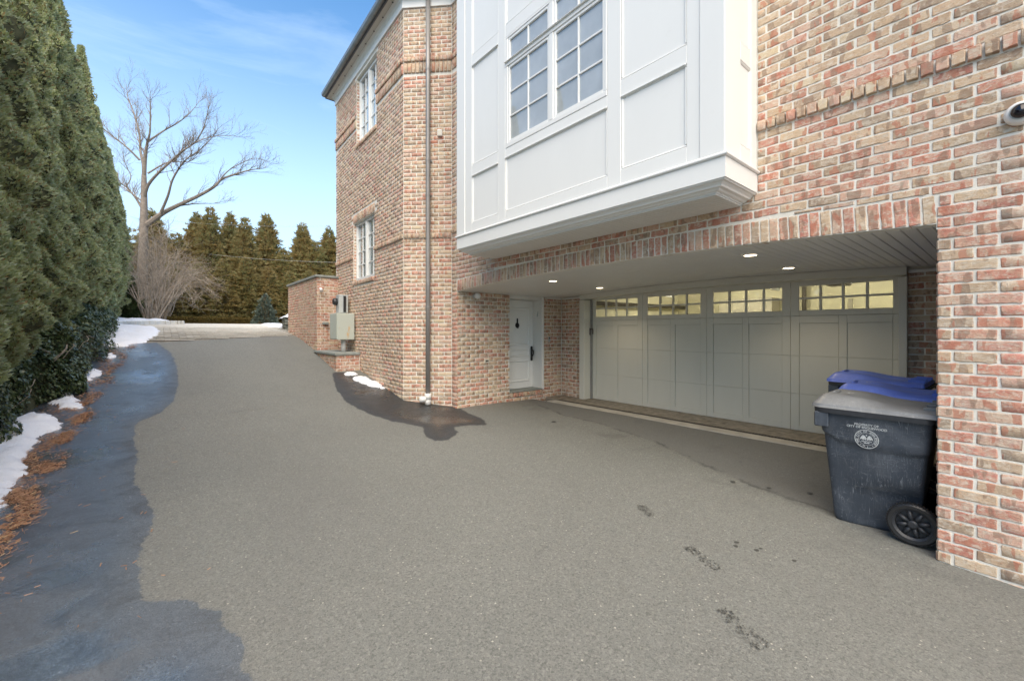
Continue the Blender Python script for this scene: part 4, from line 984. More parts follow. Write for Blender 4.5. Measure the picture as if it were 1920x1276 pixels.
snow_patch([(-1.2, 9.2), (-1.12, 9.6), (-.96, 9.24), (-.93, 9.01), (-.83, 8.74), (-.93, 8.66), (-1.1, 8.8)], .04, 'small melting snow patch under the ivy')
snow_patch([(-1.1, 10.3), (-1.05, 10.8), (-.95, 11.0), (-.78, 10.77), (-.83, 10.5), (-.93, 10.25)], .05, 'little snow mound by the needle litter')
snow_patch([(-.83, 11.8), (-.75, 12.1), (-.67, 11.83), (-.74, 11.6)], .03, 'thin snow scrap by the ivy edge')
snow_patch([(-1.2, 13.3), (-1.4, 17.2), (-1.0, 18.6), (-.6, 17.3), (-.1, 16.6), (.0, 15.2), (-.05, 14.2), (-.27, 13.2), (-.6, 12.75), (-.9, 12.75)], .06, 'long snow patch where the drive meets the court', .06)
snow_patch([(-2.4, 19.0), (-1.0, 18.9), (-.6, 20.6), (.3, 21.1), (.5, 22.4), (-2.4, 23.5)], .14, 'snow lying behind the curved kerb', .12, lambda x, y: Gy(y)+.04)
snow_patch([(3.25, 9.3), (3.4, 9.4), (3.5, 9.25), (3.58, 8.95), (3.6, 8.6), (3.5, 8.3), (3.36, 8.5), (3.27, 8.9)], .065, 'snow heap at the foot of the wing wall', .03)
snow_patch([(3.2, 9.72), (3.36, 9.78), (3.45, 9.62), (3.33, 9.52), (3.22, 9.58)], .04, 'tiny snow heap beside the planter', .025)
snow_patch([(3.3, 16.0), (5.0, 15.9), (5.2, 17.5), (4.2, 18.5), (3.4, 16.9)], .22, 'snow lying on the stone wall', .1, lambda x, y: 0*x+.50)
snow_patch([(3.0, 17.2), (3.6, 17.0), (4.3, 20), (4.6, 24), (3.9, 24), (3.4, 20)], .05, 'snow along the right side of the court', .12)
# curved granite kerb
kb = empty('granite_kerb', (-.9, 18, float(Gy(18))), label='pale granite kerb curving at the left of the court', cat='kerb')
kp_ = [(-1.15, 17.2), (-1.0, 18.0), (-.78, 18.8), (-.45, 19.6), (-.0, 20.2), (.45, 20.5), (.75, 20.45)]
for a, b in zip(kp_, kp_[1:]):
    for t0, t1 in ((0, .33), (.33, .66), (.66, 1)):
        p = Vector(a).lerp(Vector(b), t0); q = Vector(a).lerp(Vector(b), t1); L = (q-p).length; ang = math.atan2(q.y-p.y, q.x-p.x)
        o = MB().box((.006, -.07, -.1), (L-.006, .07, .14), .015).build('kerb_stone', M['paver'], kb); o.location = (p.x+.9, p.y-18, float(Gy(p.y))-float(Gy(18))); o.rotation_euler = (0, 0, ang)
def scatter_needles():
    need = np.array([(-.83, 3.2), (-.85, 4.42), (-.87, 5.25), (-.93, 6.18), (-.88, 7.02), (-.84, 8.12), (-.80, 8.98), (-.70, 10.03), (-.60, 11.34), (-.48, 12.7), (-.4, 13.6)])
    N = 30000; y = rng.uniform(3.0, 13.6, N)**1.0; y = np.where(rng.random(N) < .5, rng.uniform(3.0, 9, N), y); cx = np.interp(y, need[:, 1], need[:, 0])
    side = rng.random(N)
    x = np.where(side < .45, cx+rng.normal(0, .045, N)+.03*np.sin(y*4), np.where(side < .9, cx-.04-np.abs(rng.normal(0, .2, N)), cx+np.abs(rng.normal(0, .45, N))))
    cl = np.array([noise.noise(Vector((a*3.2, b*2.2, 0))) for a, b in zip(x, y)])+.5*np.array([noise.noise(Vector((a*11, b*9, 5))) for a, b in zip(x, y)])
    keep = ((cl > .02) & (rng.random(N) < .8)) | (rng.random(N) < .10); keep &= (side < .9) | (rng.random(N) < .12); x = x[keep]; y = y[keep]; n = len(x)
    a = rng.uniform(0, math.pi, n); L = rng.uniform(.008, .024, n); W = rng.uniform(.0010, .0026, n)
    z = G(x, y)+rng.uniform(.004, .014, n); dx, dy = np.cos(a)*L, np.sin(a)*L; wx, wy = -np.sin(a)*W, np.cos(a)*W; dz = rng.normal(0, .004, n)
    V = np.stack([np.stack([x-dx-wx, y-dy-wy, z-dz], -1), np.stack([x+dx-wx, y+dy-wy, z+dz], -1), np.stack([x+dx+wx, y+dy+wy, z+dz+.002], -1), np.stack([x-dx+wx, y-dy+wy, z-dz+.002], -1)], 1).reshape(-1, 3)
    F = np.arange(4*n).reshape(n, 4); link('needle_litter', np_mesh('needle_litter', V, F), M['needle'], kind='stuff', label='orange fallen needles strewn along the left edge of the drive', cat='litter')
scatter_needles()
# footprints and drips on the dry asphalt
def foot(x, y, ang, L, label):
    mb = MB()
    for k in range(130):
        u = random.uniform(-.5, .5); w = .054*(1 if u > 0 else .8) if abs(u) < .42 else .034
        if -.16 < u < -.04 and random.random() < .75: continue
        v = random.uniform(-w, w); l = random.uniform(.004, .010); h = random.uniform(.0012, .0028); a2 = random.choice((.6, -.6, .2))+random.gauss(0, .2)
        c, s = math.cos(a2), math.sin(a2); cx, cy = u*L, v
        pts = [(cx+c*p-s*q, cy+s*p+c*q) for p, q in ((-l, -h), (l*.3, -h*1.4), (l, 0), (l*.2, h*1.3), (-l*.8, h))]
        ca, sa = math.cos(ang), math.sin(ang); mb.add([(x+ca*p-sa*q, y+sa*p+ca*q, g1(x+ca*p-sa*q, y+sa*p+ca*q)+.0055) for p, q in pts], [(0, 1, 2, 3, 4)])
    mb.build('footprint', M['stain'], drive, label=label)
foot(2.92, 1.41, math.atan2(-.24, -.1), .30, 'damp shoe print farther from the camera'); foot(2.41, .95, math.atan2(-.23, -.11), .30, 'damp shoe print near the camera'); 
foot(3.27, 2.08, 1.0, .22, 'faint shoe print')
for (x, y, r) in ((3.33, 1.35, .022), (3.27, 1.33, .02), (3.33, 1.21, .02), (3.38, 1.20, .014), (3.39, .99, .018), (4.6, 1.9, .03), (4.72, 1.6, .025), (5.0, 4.9, .05), (4.9, 1.3, .03), (5.3, 2.1, .02)):
    mb = MB(); mb.add([(x+r*random.uniform(.8, 1.2)*math.cos(k*math.pi/6), y+.8*r*random.uniform(.8, 1.2)*math.sin(k*math.pi/6), g1(x, y)+.0055) for k in range(12)], [tuple(range(12))]); mb.build('drip_stain', M['stain'], drive)

def crack(pts, w=.004):
    mb = MB(); P = []
    for a, b in zip(pts, pts[1:]):
        n = max(3, int(math.hypot(b[0]-a[0], b[1]-a[1])/.05))
        for k in range(n): P.append((a[0]+(b[0]-a[0])*k/n+random.gauss(0, .010), a[1]+(b[1]-a[1])*k/n+random.gauss(0, .010)))
    vs = []
    for i, (x, y) in enumerate(P):
        q = P[min(i+1, len(P)-1)]; p_ = P[max(0, i-1)]; t_ = Vector((q[0]-p_[0], q[1]-p_[1])).normalized(); ww_ = w*random.uniform(.3, 1.2)*min(1, .2+4*min(i, len(P)-1-i)/len(P))
        for sg in (-1, 1): vs.append((x-t_.y*ww_*sg, y+t_.x*ww_*sg, g1(x, y)+.005))
    mb.add(vs, [(2*i, 2*i+1, 2*i+3, 2*i+2) for i in range(len(P)-1)]).build('crack', M['stain'], drive)
crack([(.80, 7.77), (1.04, 7.84), (1.36, 7.80)], .0045)
# ------------------------------------------------------------------ wheeled bins
def bin_body_mesh():
    n = 72; V = []; F = []; H = .955
    zs = [0, .012, .03]+list(np.linspace(.06, .52, 8))+list(np.linspace(.54, .76, 20))+[.80, .85, .90, .94, H]
    def ring(z):
        t = z/H; hx = .245+.075*t; hy0, hy1 = -.235-.095*t, .300+.085*t; out = []
        cy = (hy0+hy1)/2; hy = (hy1-hy0)/2; r = .075
        for k in range(n):
            a = 2*math.pi*(k+.5)/n; c, s = math.cos(a), math.sin(a); e = .17
            x = hx*math.copysign(abs(c)**e, c); y = cy+hy*math.copysign(abs(s)**e, s)
            # lower panel steps in under a sweeping shelf line
            yn = (y-cy)/hy; zl = .665+.10*max(0, yn-.35)*1.6*(1 if yn > 0 else 0)+.05*max(0, -yn-.45)
            f = max(0, min(1, (zl-z)/.035)); f = f*f*(3-2*f); amt = .020*f
            x *= 1-amt/hx*(1 if abs(c) > .25 else .3); y = cy+(y-cy)*(1-amt*.5/hy)
            # vertical soft recess of middle panel
            g = math.exp(-((y-cy-.02)/.16)**6); x -= math.copysign(.006*g*(1 if z < zl-.03 else 0), x)
            # wheel arch notch at the back bottom corners
            if z < .36 and y < -.02:
                d = math.hypot(y+.20, z-.15); 
                if d < .20: x *= (1-.34*min(1, (.20-d)/.02))
            b = .012*(1-min(1, z/.02)); x *= 1-b/hx; y = cy+(y-cy)*(1-b/hy)
            out.append((x, y, z))
        return out
    for z in zs: V += ring(z)
    m = len(zs)
    for j in range(m-1):
        for k in range(n): F.append((j*n+k, j*n+(k+1) % n, (j+1)*n+(k+1) % n, (j+1)*n+k))
    F.append(tuple(range(n))[::-1]); me = bpy.data.meshes.new('bin_body'); me.from_pydata(V, [], F); me.update(); me.polygons.foreach_set('use_smooth', [True]*len(me.polygons)); return me
def lid_mesh():
    V = []; F = []; nx, ny = 25, 45; hx = .345; y0, y1 = -.40, .415
    def zt(x, y):
        t = (y-y0)/(y1-y0); ex = abs(x)/hx; edge = max(0, (ex-.62)/.38)
        crest = .022+.052*(1/(1+math.exp(-(t-.52)*13))); fe = max(0, (t-.90)/.10); be = max(0, (.06-t)/.06)
        z = crest*(1-edge**2)*(1-fe**2*.9)*(1-.6*be); 
        z -= .010*math.exp(-((x)/.10)**2)*(1 if .2 < t < .9 else 0)
        if t < .20: z += .006*math.cos((x+.0)*90)*(1-edge)                        # ribs by the hinge
        return z
    for j in range(ny):
        y = y0+(y1-y0)*j/(ny-1)
        for i in range(nx):
            x = -hx+2*hx*i/(nx-1); cy = max(0, (y-(y1-.07))/.07); xx = x*(1-.10*cy*cy*abs(x)/hx); V.append((xx, y, .022+zt(x, y)))
    for j in range(ny-1):
        for i in range(nx-1): a = j*nx+i; F.append((a, a+1, a+nx+1, a+nx))
    per = [i for i in range(nx)]+[j*nx+nx-1 for j in range(1, ny)]+[(ny-1)*nx+i for i in range(nx-2, -1, -1)]+[j*nx for j in range(ny-2, 0, -1)]
    b = len(V)
    for k in per: x, y, z = V[k]; V.append((x*1.02, y*1.012, z-.006))
    for k in per: x, y, z = V[k]; V.append((x*1.02, y*1.012, -.012))
    n = len(per)
    for q in range(n):
        q2 = (q+1) % n; F.append((per[q2], per[q], b+q, b+q2)); F.append((b+q2, b+q, b+n+q, b+n+q2))
    F.append(tuple(range(b+n, b+2*n)))
    me = bpy.data.meshes.new('bin_lid'); me.from_pydata(V, [], F); me.update(); me.polygons.foreach_set('use_smooth', [True]*len(me.polygons)); return me
BM, LM = bin_body_mesh(), lid_mesh()
def text_mesh(txt, size, align='CENTER'):
    cu = bpy.data.curves.new('t', 'FONT'); cu.body = txt; cu.size = size; cu.align_x = align; cu.align_y = 'CENTER'; cu.resolution_u = 3; cu.offset = .0006
    o = bpy.data.objects.new('t', cu); COL.objects.link(o); bpy.context.view_layer.update(); me = bpy.data.meshes.new_from_object(o.evaluated_get(bpy.context.evaluated_depsgraph_get()))
    vs = [tuple(v.co) for v in me.vertices]; fs = [tuple(p.vertices) for p in me.polygons]; bpy.data.objects.remove(o); bpy.data.meshes.remove(me); return vs, fs
def xf(vs, s=1, rot=0, dx=0, dy=0): c, q = math.cos(rot), math.sin(rot); return [(s*(x*c-y*q)+dx, s*(x*q+y*c)+dy, 0) for x, y, z in vs]
def seal_mesh():
    mb = MB()
    def ann(r0, r1, n=64): mb.add([(r*math.cos(2*math.pi*k/n), r*math.sin(2*math.pi*k/n), 0) for r in (r0, r1) for k in range(n)], [(k, (k+1) % n, n+(k+1) % n, n+k)[::-1] for k in range(n)])
    ann(.062, .0665); ann(.042, .0438)
    def arc(txt, r, a0, a1, size):
        for k, chh in enumerate(txt):
            if chh == ' ': continue
            a = a0+(a1-a0)*k/(len(txt)-1); vs, fs = text_mesh(chh, size); mb.add(xf(vs, 1, a-math.pi/2, r*math.cos(a), r*math.sin(a)), fs)
    arc('THE CITY OF ENGLEWOOD', .052, R(212), R(-32), .0165); arc('*', .052, R(-62), R(-61), .02) if False else None
    for k, chh in enumerate('N.J.'): 
        a = R(252+k*12); vs, fs = text_mesh(chh, .015); mb.add(xf(vs, 1, a+math.pi/2, .052*math.cos(a), .052*math.sin(a)), fs)
    for a in (R(232), R(308)):
        mb.add([(.052*math.cos(a)+(.0045 if k % 2 else .002)*math.cos(k*math.pi/5), .052*math.sin(a)+(.0045 if k % 2 else .002)*math.sin(k*math.pi/5), 0) for k in range(10)], [tuple(range(10))])
    # bird with two raised wings over a wavy band
    for sx in (-1, 1):
        w = [(0, .004), (.006, .016), (.012, .024), (.019, .026), (.026, .020), (.032, .008), (.037, -.008), (.028, -.001), (.020, -.006), (.012, -.003), (.004, -.008)]
        w = [(sx*a, b) for a, b in w]; mb.add([(a, b, 0) for a, b in w], [tuple(range(len(w)))] if sx > 0 else [tuple(range(len(w)))[::-1]])
    for k in range(8): a = 2*math.pi*k/8; 
    mb.add([(.004*math.cos(a*math.pi/4), .026+.005*math.sin(a*math.pi/4), 0) for a in range(8)], [tuple(range(8))])
    for k in range(7):
        x = -.024+k*.008; mb.add([(x-.003, -.014+.003*(k % 2), 0), (x+.003, -.014+.003*(k % 2), 0), (x+.003, -.020+.003*(k % 2), 0), (x-.003, -.020+.003*(k % 2), 0)], [(3, 2, 1, 0)])
    mb.add([(-.018, -.024, 0), (.018, -.024, 0), (.013, -.031, 0), (-.013, -.031, 0)], [(3, 2, 1, 0)])
    for txt, y, s in (('PROPERTY OF', .098, .021), ('CITY OF ENGLEWOOD', .079, .021)):
        vs, fs = text_mesh(txt, s); mb.add(xf(vs, 1, 0, 0, y), fs)
    mb.v = [(a, b, 0) for a, b, c in mb.v]; return mb.mesh('seal')
def wheel_parts(par, sx):
    cx, cy, cz, r = sx*.283, -.215, .150, .150
    Mw = Matrix.Translation((cx, cy, cz)) @ Matrix.Rotation(R(90)*sx, 4, 'Y')
    t = MB().lathe([(.118, -.030), (.140, -.032), (.150, -.024), (.152, 0), (.150, .024), (.140, .032), (.118, .030), (.116, .012), (.116, -.012), (.118, -.030)], Mw, 48)
    for k in range(48):
        a = 2*math.pi*k/48; t.box((-.003, -.030, -.004), (.003, .030, .004), .001, Mw @ Matrix.Rotation(a, 4, 'Z') @ Matrix.Translation((.152, 0, 0)) @ Matrix.Rotation(R(90), 4, 'X'))
    t.build('tyre', M['black'], par)
    w = MB().lathe([(.0, -.01), (.026, -.012), (.03, .0), (.03, .026), (.02, .032), (.0, .033)], Mw, 20).lathe([(.101, -.014), (.101, .014), (.117, .026), (.117, -.02)], Mw, 40)
    wh = w.build('rim', M['bin_black'], par)
    for k in range(8):
        a = 2*math.pi*(k+.3)/8; d = Vector((math.cos(a), math.sin(a), 0)); MB().tube([Mw @ (d*.022), Mw @ (d*.060+Vector((0, 0, .010))), Mw @ (d*.104)], [.015, .0165, .013], 8).build('spoke', M['bin_black'], wh, True)
    return t
def make_bin(x, y, rz, bodym, lidm, label, marks, grp='wheeled bins under the arch'):
    z = g1(x, y); t = empty('wheeled_bin', (x, y, z), rz, label=label, cat='bin', group=grp)
    body = link('body', BM if bodym is M['bin_grey'] and not BM.materials else BM.copy(), bodym, t)
    # rim under the lid
    mb = MB(); n = 60
    def rr(hx, y0, y1, z): 
        cy = (y0+y1)/2; hy = (y1-y0)/2; return [(hx*math.copysign(abs(math.cos(2*math.pi*(k+.5)/n))**.2, math.cos(2*math.pi*(k+.5)/n)), cy+hy*math.copysign(abs(math.sin(2*math.pi*(k+.5)/n))**.2, math.sin(2*math.pi*(k+.5)/n)), z) for k in range(n)]
    rings = [rr(.325, -.33, .388, .925), rr(.352, -.345, .415, .922), rr(.354, -.347, .417, .962), rr(.31, -.31, .38, .962)]
    mb.add([p for r in rings for p in r], [(i*n+k, i*n+(k+1) % n, (i+1)*n+(k+1) % n, (i+1)*n+k) for i in range(3) for k in range(n)]); mb.build('rim', M['bin_black'], t)
    lid = link('lid', LM if not LM.materials else LM.copy(), lidm, t); 
    if lid.data.materials[0] != lidm: lid.data.materials[0] = lidm
    if body.data.materials[0] != bodym: body.data.materials[0] = bodym
    lid.location = (0, 0, .974)
    MB().box((-.10, .30, .040), (.10, .335, .105), .012).build('lid_grip', lidm, lid); MB().box((-.2, .315, .060), (-.10, .335, .078), .006).box((.1, .315, .060), (.2, .335, .078), .006).build('grip_rib', M['bin_black'], lid)
    if True:
        for k in range(4): bx('hinge_rib', (-.27+k*.17, -.40, .03), (-.26+k*.17, -.27, .062), lidm, lid, .003)
        MB().tube([(-.29, -.345, .95), (-.29, -.43, .955), (.29, -.43, .955), (.29, -.345, .95)], .014, 10).build('handle', M['bin_black'], t, True)
        for s in (-1, 1): bx('handle_bracket', (s*.28-.02, -.43, .915), (s*.28+.02, -.335, .968), M['bin_black'], t, .006)
    for s in (-1, 1): bx('side_grip', (s*.333-.012, .30, .80), (s*.333+.012, .40, .925), bodym, t, .008)
    MB().tube([(-.28, -.215, .15), (.28, -.215, .15)], .012, 8).build('axle', M['metal_grey'], t)
    for s in (-1, 1):
        wheel = wheel_parts(t, s)
    # lid mark
    mk = MB()
    mk.add([(0, 0, 0), (.012, 0, 0), (.012, .045, 0), (0, .045, 0)], [(0, 1, 2, 3)]); mk.add([(.012, 0, 0), (.04, 0, 0), (.04, .010, 0), (.012, .010, 0)], [(0, 1, 2, 3)]); mk.add([(.022, .035, 0), (.04, .035, 0), (.04, .045, 0), (.022, .045, 0)], [(0, 1, 2, 3)])
    o = mk.build('lid_mark', M['print'], lid); o.location = (-.20, .20, .112); o.rotation_euler = (0, R(0), R(-90))
    if marks:
        sm = seal_mesh(); o = link('printed_seal', sm, M['print'], t)
        # local seal x -> bin -y (towards the hinge, right in the photograph), y -> z, facing -x
        Mm = Matrix(((0, 0, -1, 0), (-1, 0, 0, 0), (0, 1, 0, 0), (0, 0, 0, 1)))
        tilt = math.atan((.075)/.955); o.matrix_local = Matrix.Translation((-.3075, .055, .742)) @ Matrix.Rotation(-tilt, 4, 'Y') @ Mm @ Matrix.Scale(1.15, 4)
    if not marks: t.scale = (.96, .96, 1.0 if x < 5.7 else .96)
    return t
make_bin(4.66, .715, R(0), M['bin_grey'], M['lid_grey'], 'dark grey wheeled bin with a city seal and worn grey lid, nearest the drive', True)
make_bin(5.37, .735, R(2), M['bin_grey'], M['bin_blue'], 'blue-lidded wheeled bin standing directly behind the grey-lidded one', False)
make_bin(6.02, .95, R(-1), M['bin_grey'], M['bin_blue'], 'blue-lidded wheeled bin farthest back near the garage door', False)
hs = empty('garden_hose', (6.6, .25, -1.45), label='pale coiled garden hose lying behind the bins by the brick wall', cat='hose')
pts = [(.26*math.cos(a)*(1-.03*a/6), .05*math.sin(a*.5)+.012*a, .55+.26*math.sin(a)) for a in np.linspace(0, 6*math.pi, 90)]
MB().tube([(p[0]*.9-.0, p[1]-.1, p[2]*.9) for p in pts], .013, 8).build('coil', M['cream_plate'], hs, True)
MB().box((-.12, -.12, .0), (.12, .12, .3), .02).build('reel_stand', M['metal_grey'], hs)

# ------------------------------------------------------------------ foliage
def sprays(P, D, size, nb, spread, wid, r, curl=.3):
    """P centres, D outward/up directions; nb narrow triangles each. returns V,F"""
    n = len(P); D = D/np.linalg.norm(D, axis=1, keepdims=True); rv = r.normal(size=(n, 3)); S = np.cross(D, rv); S /= np.linalg.norm(S, axis=1, keepdims=True)
    Vs = []
    for k in range(nb):
        a = (k-(nb-1)/2)*spread+r.normal(0, .15, n); L = size*r.uniform(.6, 1.2, n)*(1-.2*abs(k-(nb-1)/2)/max(1, nb-1))
        d = D*np.cos(a)[:, None]+S*np.sin(a)[:, None]; s = S*np.cos(a)[:, None]-D*np.sin(a)[:, None]
        w = (wid*L)[:, None]; tip = P+d*L[:, None]; mid = P+d*(L*.5)[:, None]
        Vs.append(np.stack([P, mid+s*w, tip, mid-s*w], 1))
    V = np.stack(Vs, 1).reshape(-1, 3); F = np.arange(len(V)).reshape(-1, 4); return V, F
def arbor_variant(seed, H, Rr, N, size):
    r = np.random.default_rng(seed); h = 1-np.sqrt(r.random(int(N*1.4))*.98+.0); h = np.concatenate([h, r.random(int(N*.5))]); n = len(h); a = r.uniform(0, 2*np.pi, n)
    prof = lambda q: Rr*np.clip((1-q**1.32)**.98*1.06*(.42+.58*np.minimum(1, q*H/1.6)**.9), .02, None)
    ph = r.uniform(0, 6.28, 6)
    wk = []                                              # lumps: wave vectors over (x, y, z) on the crown surface
    for lam, am in ((.75, .055), (.6, .05), (.45, .05), (.36, .045), (.30, .04), (.24, .035), (.20, .03), (.17, .025), (.5, .05), (.28, .035)):
        v = r.normal(size=3); v[2] *= .45; v /= np.linalg.norm(v); wk.append((v*2*np.pi/lam, am, r.uniform(0, 6.28)))
    def disp(aa, zz):
        X = np.stack([.9*np.cos(aa), .9*np.sin(aa), zz], -1); d = 0
        for k_, am, p_ in wk: d = d+am*np.sin(X @ k_+p_)
        return d+.085*np.sin(5*aa+ph[0]+1.2*np.sin(zz*1.1+ph[1]))+.05*np.sin(9*aa+ph[2]+.8*np.sin(zz*1.7))
    dd = disp(a, h*H); rad = prof(h)*(1-np.abs(r.normal(0, .05, n)))+dd*np.minimum(1, prof(h)/(.5*Rr)); rad = np.maximum(rad, .02)
    P = np.stack([rad*np.cos(a), rad*np.sin(a), h*H+.1], -1)
    D = np.stack([np.cos(a)*.8, np.sin(a)*.8, np.full(n, .8)], -1)+r.normal(0, .36, (n, 3))
    V, F = sprays(P, D, size, 3, .5, .16, r)
    me = np_mesh('arborvitae_crown', V, F); me.materials.append(M['arbor'])
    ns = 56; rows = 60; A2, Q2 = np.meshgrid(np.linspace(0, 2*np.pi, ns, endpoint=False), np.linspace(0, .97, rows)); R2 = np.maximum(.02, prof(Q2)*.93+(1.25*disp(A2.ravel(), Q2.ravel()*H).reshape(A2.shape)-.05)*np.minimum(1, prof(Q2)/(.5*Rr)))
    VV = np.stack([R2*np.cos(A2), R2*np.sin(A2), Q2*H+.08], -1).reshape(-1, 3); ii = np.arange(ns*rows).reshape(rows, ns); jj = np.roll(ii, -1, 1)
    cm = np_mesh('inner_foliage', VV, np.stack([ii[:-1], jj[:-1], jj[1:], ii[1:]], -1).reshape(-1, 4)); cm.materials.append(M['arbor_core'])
    tr = MB().tube([(0, 0, -.2), (0, 0, H*.9)], [.09, .02], 8).mesh('trunk'); tr.materials.append(M['bark'])
    return me, cm, tr
AV = [arbor_variant(11, 8.7, .88, 44000, .072), arbor_variant(12, 8.5, .85, 44000, .072)]
AF = [arbor_variant(13, 8.5, .92, 20000, .10), arbor_variant(14, 8.3, .90, 20000, .10)]
arb_y = [3.2, 5.1, 7.0, 8.95, 10.95, 13.4, 15.3, 17.2, 19.2, 21.0, 23.0, 25.0, 27.0, 29.0, 30.8]
desc = ['nearest arborvitae, cut by the left edge of the picture', 'second arborvitae of the row with foliage filling the left edge', 'third arborvitae of the row behind the first snow bank', 'fourth arborvitae from the camera, above the dark ivy', 'arborvitae whose pointed tip shows at the top left corner', 'arborvitae with the tallest golden tip against the sky', 'arborvitae just beyond the tallest golden tip', 'eighth arborvitae from the camera in the receding row', 'ninth arborvitae from the camera in the receding row', 'tenth arborvitae, about halfway down the visible sky edge', 'eleventh arborvitae, beside the long snow patch', 'twelfth arborvitae from the camera beyond the long snow patch', 'third from the far end of the arborvitae row', 'second from the far end of the arborvitae row', 'last arborvitae of the row, beside the bare trees']
for i, y in enumerate(arb_y):
    far = i > 5; v = (AF if far else AV)[i % 2]; x = (-2.14 if y < 10 else -2.02 if y < 14 else -1.94)+random.uniform(-.06, .06); s = 1.0+random.uniform(-.06, .04)
    t = empty('arborvitae', (x, y, float(Gy(y))-.05), random.uniform(0, 6.28), label=desc[i], cat='hedge tree', group='arborvitae screen along the left of the drive')
    sc_ = (1.0, 1.0, s)
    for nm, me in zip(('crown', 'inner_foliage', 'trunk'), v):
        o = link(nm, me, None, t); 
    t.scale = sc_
# ivy below the hedge
def ivy():
    r = np.random.default_rng(5); N = 24000; y = r.uniform(3.0, 18, N); y = np.where(r.random(N) < .55, r.uniform(3.5, 10.5, N), y)
    edge = np.interp(y, [3, 5, 8.2, 9.4, 11, 12.7, 14, 18], [-1.5, -1.5, -1.36, -1.12, -.88, -.80, -.85, -1.1])+.07*np.sin(y*2.7)+.05*np.sin(y*6.1)
    t = r.random(N); hgt = np.interp(y, [3, 7, 9, 12, 18], [1.0, 1.0, .95, .7, .5])*(1+.18*np.sin(y*1.9)+.1*np.sin(y*5))
    ang = t*math.pi/2; x = edge-.55*(1-np.cos(ang))-r.exponential(.05, N); zz = np.sin(ang)*hgt*(1-.1*r.random(N))
    lump = np.array([noise.noise(Vector((a*2.5, b*2.5, c*3))) for a, b, c in zip(x, y, zz)]); x += .16*lump; 
    P = np.stack([x, y, Gy(y)+zz+.02], -1); D = np.stack([np.cos(ang)+.2, np.zeros(N), .5+np.sin(ang)*.3], -1)+r.normal(0, .45, (N, 3)); D /= np.linalg.norm(D, axis=1, keepdims=True)
    # broad leaf: pentagon-like, folded
    up = np.cross(D, r.normal(size=(N, 3))); up /= np.linalg.norm(up, axis=1, keepdims=True); sd = np.cross(D, up); s = r.uniform(.018, .038, N)[:, None]
    pts = [(-.9, 0, 0), (-.5, .85, .12), (.25, .6, .1), (1.2, 0, -.08), (.25, -.6, .1), (-.5, -.85, .12)]
    V = np.stack([P+up*s*a+sd*s*b+D*s*c for a, b, c in pts], 1).reshape(-1, 3); base = np.arange(N)[:, None]*6
    F = np.concatenate([base+np.array([[0, 1, 2, 3]]), base+np.array([[0, 3, 4, 5]])]); o = link('ivy', np_mesh('ivy', V, F), M['ivy'], kind='stuff', label='dark glossy ivy mounded at the foot of the arborvitae row', cat='ivy')
    # soil bank below leaves
    mb = MB(); ys = np.linspace(3, 18, 60); vs = []; fs = []
    for j, yy in enumerate(ys):
        e = float(np.interp(yy, [3, 5, 8.2, 9.4, 11, 12.7, 14, 18], [-1.5, -1.5, -1.36, -1.12, -.88, -.80, -.85, -1.1])); hh = float(np.interp(yy, [3, 7, 9, 12, 18], [1.0, 1.0, .95, .7, .5]))
        for q in range(7):
            a = q/6*math.pi/2; vs.append((e-.14-.5*(1-math.cos(a)), yy, float(Gy(yy))-.02+math.sin(a)*hh*.82))
        vs.append((e-1.6, yy, float(Gy(yy))+hh*.5))
    for j in range(59):
        for q in range(7): fs.append((j*8+q, j*8+q+1, (j+1)*8+q+1, (j+1)*8+q))
    mb.add(vs, fs).build('leafy_bank', M['arbor_core'], o)
    st_ = MB()
    for k in range(26):
        yy = r.uniform(5.5, 11); e = float(np.interp(yy, [3, 5, 8.2, 9.4, 11, 12.7], [-1.6, -1.6, -1.5, -1.20, -.90, -.8])); z0 = float(Gy(yy))+r.uniform(.2, .8)
        pts_ = [(e-.05+.05*math.sin(q), yy+q*.16*(1 if k % 2 else -1), z0-.03*q*q*.4+.02*math.sin(q*2+k)) for q in range(5)]; st_.tube(pts_, [.005, .005, .004, .003, .002], 5)
    st_.build('bare_stem', M['twig'], o, kind='stuff')
ivy()
# fallen ivy leaves on the snow
# evergreens at the back
def pine_variant(seed, H, Rr, N, size, mat, corem, nm):
    r = np.random.default_rng(seed); h = 1-np.sqrt(r.random(N)); a = r.uniform(0, 2*np.pi, N); ph = r.uniform(0, 6.28, 5)
    lay = (h*H*1.7) % 1.0
    base = Rr*np.clip((1-h)**.72, .03, None)*(1+.20*np.sin(4*a+ph[0]+h*11)+.16*np.sin(7*a+ph[1]-h*17)+.1*np.sin(13*a+ph[2]+h*5))
    rad = base*(1-.38*lay)*(1-np.abs(r.normal(0, .16, N)))*(1+.5*h*r.normal(0, .5, N)); P = np.stack([rad*np.cos(a), rad*np.sin(a), h*H-.12*rad+.05], -1)
    D = np.stack([np.cos(a), np.sin(a), np.full(N, .25)+h*.9], -1)+r.normal(0, .4, (N, 3)); V, F = sprays(P, D, size, 3, .55, .13, r)
    me = np_mesh(nm, V, F); me.materials.append(mat)
    mb = MB(); ns = 14; rows = 14; vs = []; fs = []
    for j in range(rows):
        q = j/(rows-1)*.9
        for k in range(ns): aa = 2*math.pi*k/ns; rr = Rr*(1-q)**.72*.62*(1+.18*math.sin(4*aa+ph[0]+q*11)); vs.append((rr*math.cos(aa), rr*math.sin(aa), q*H))
    for j in range(rows-1):
        for k in range(ns): fs.append((j*ns+k, j*ns+(k+1) % ns, (j+1)*ns+(k+1) % ns, (j+1)*ns+k))
    cm = mb.add(vs, fs).mesh('inner_foliage'); cm.materials.append(corem); tr = MB().tube([(0, 0, -.3), (0, 0, H*.98)], [.14, .015], 8).mesh('trunk'); tr.materials.append(M['bark']); return me, cm, tr
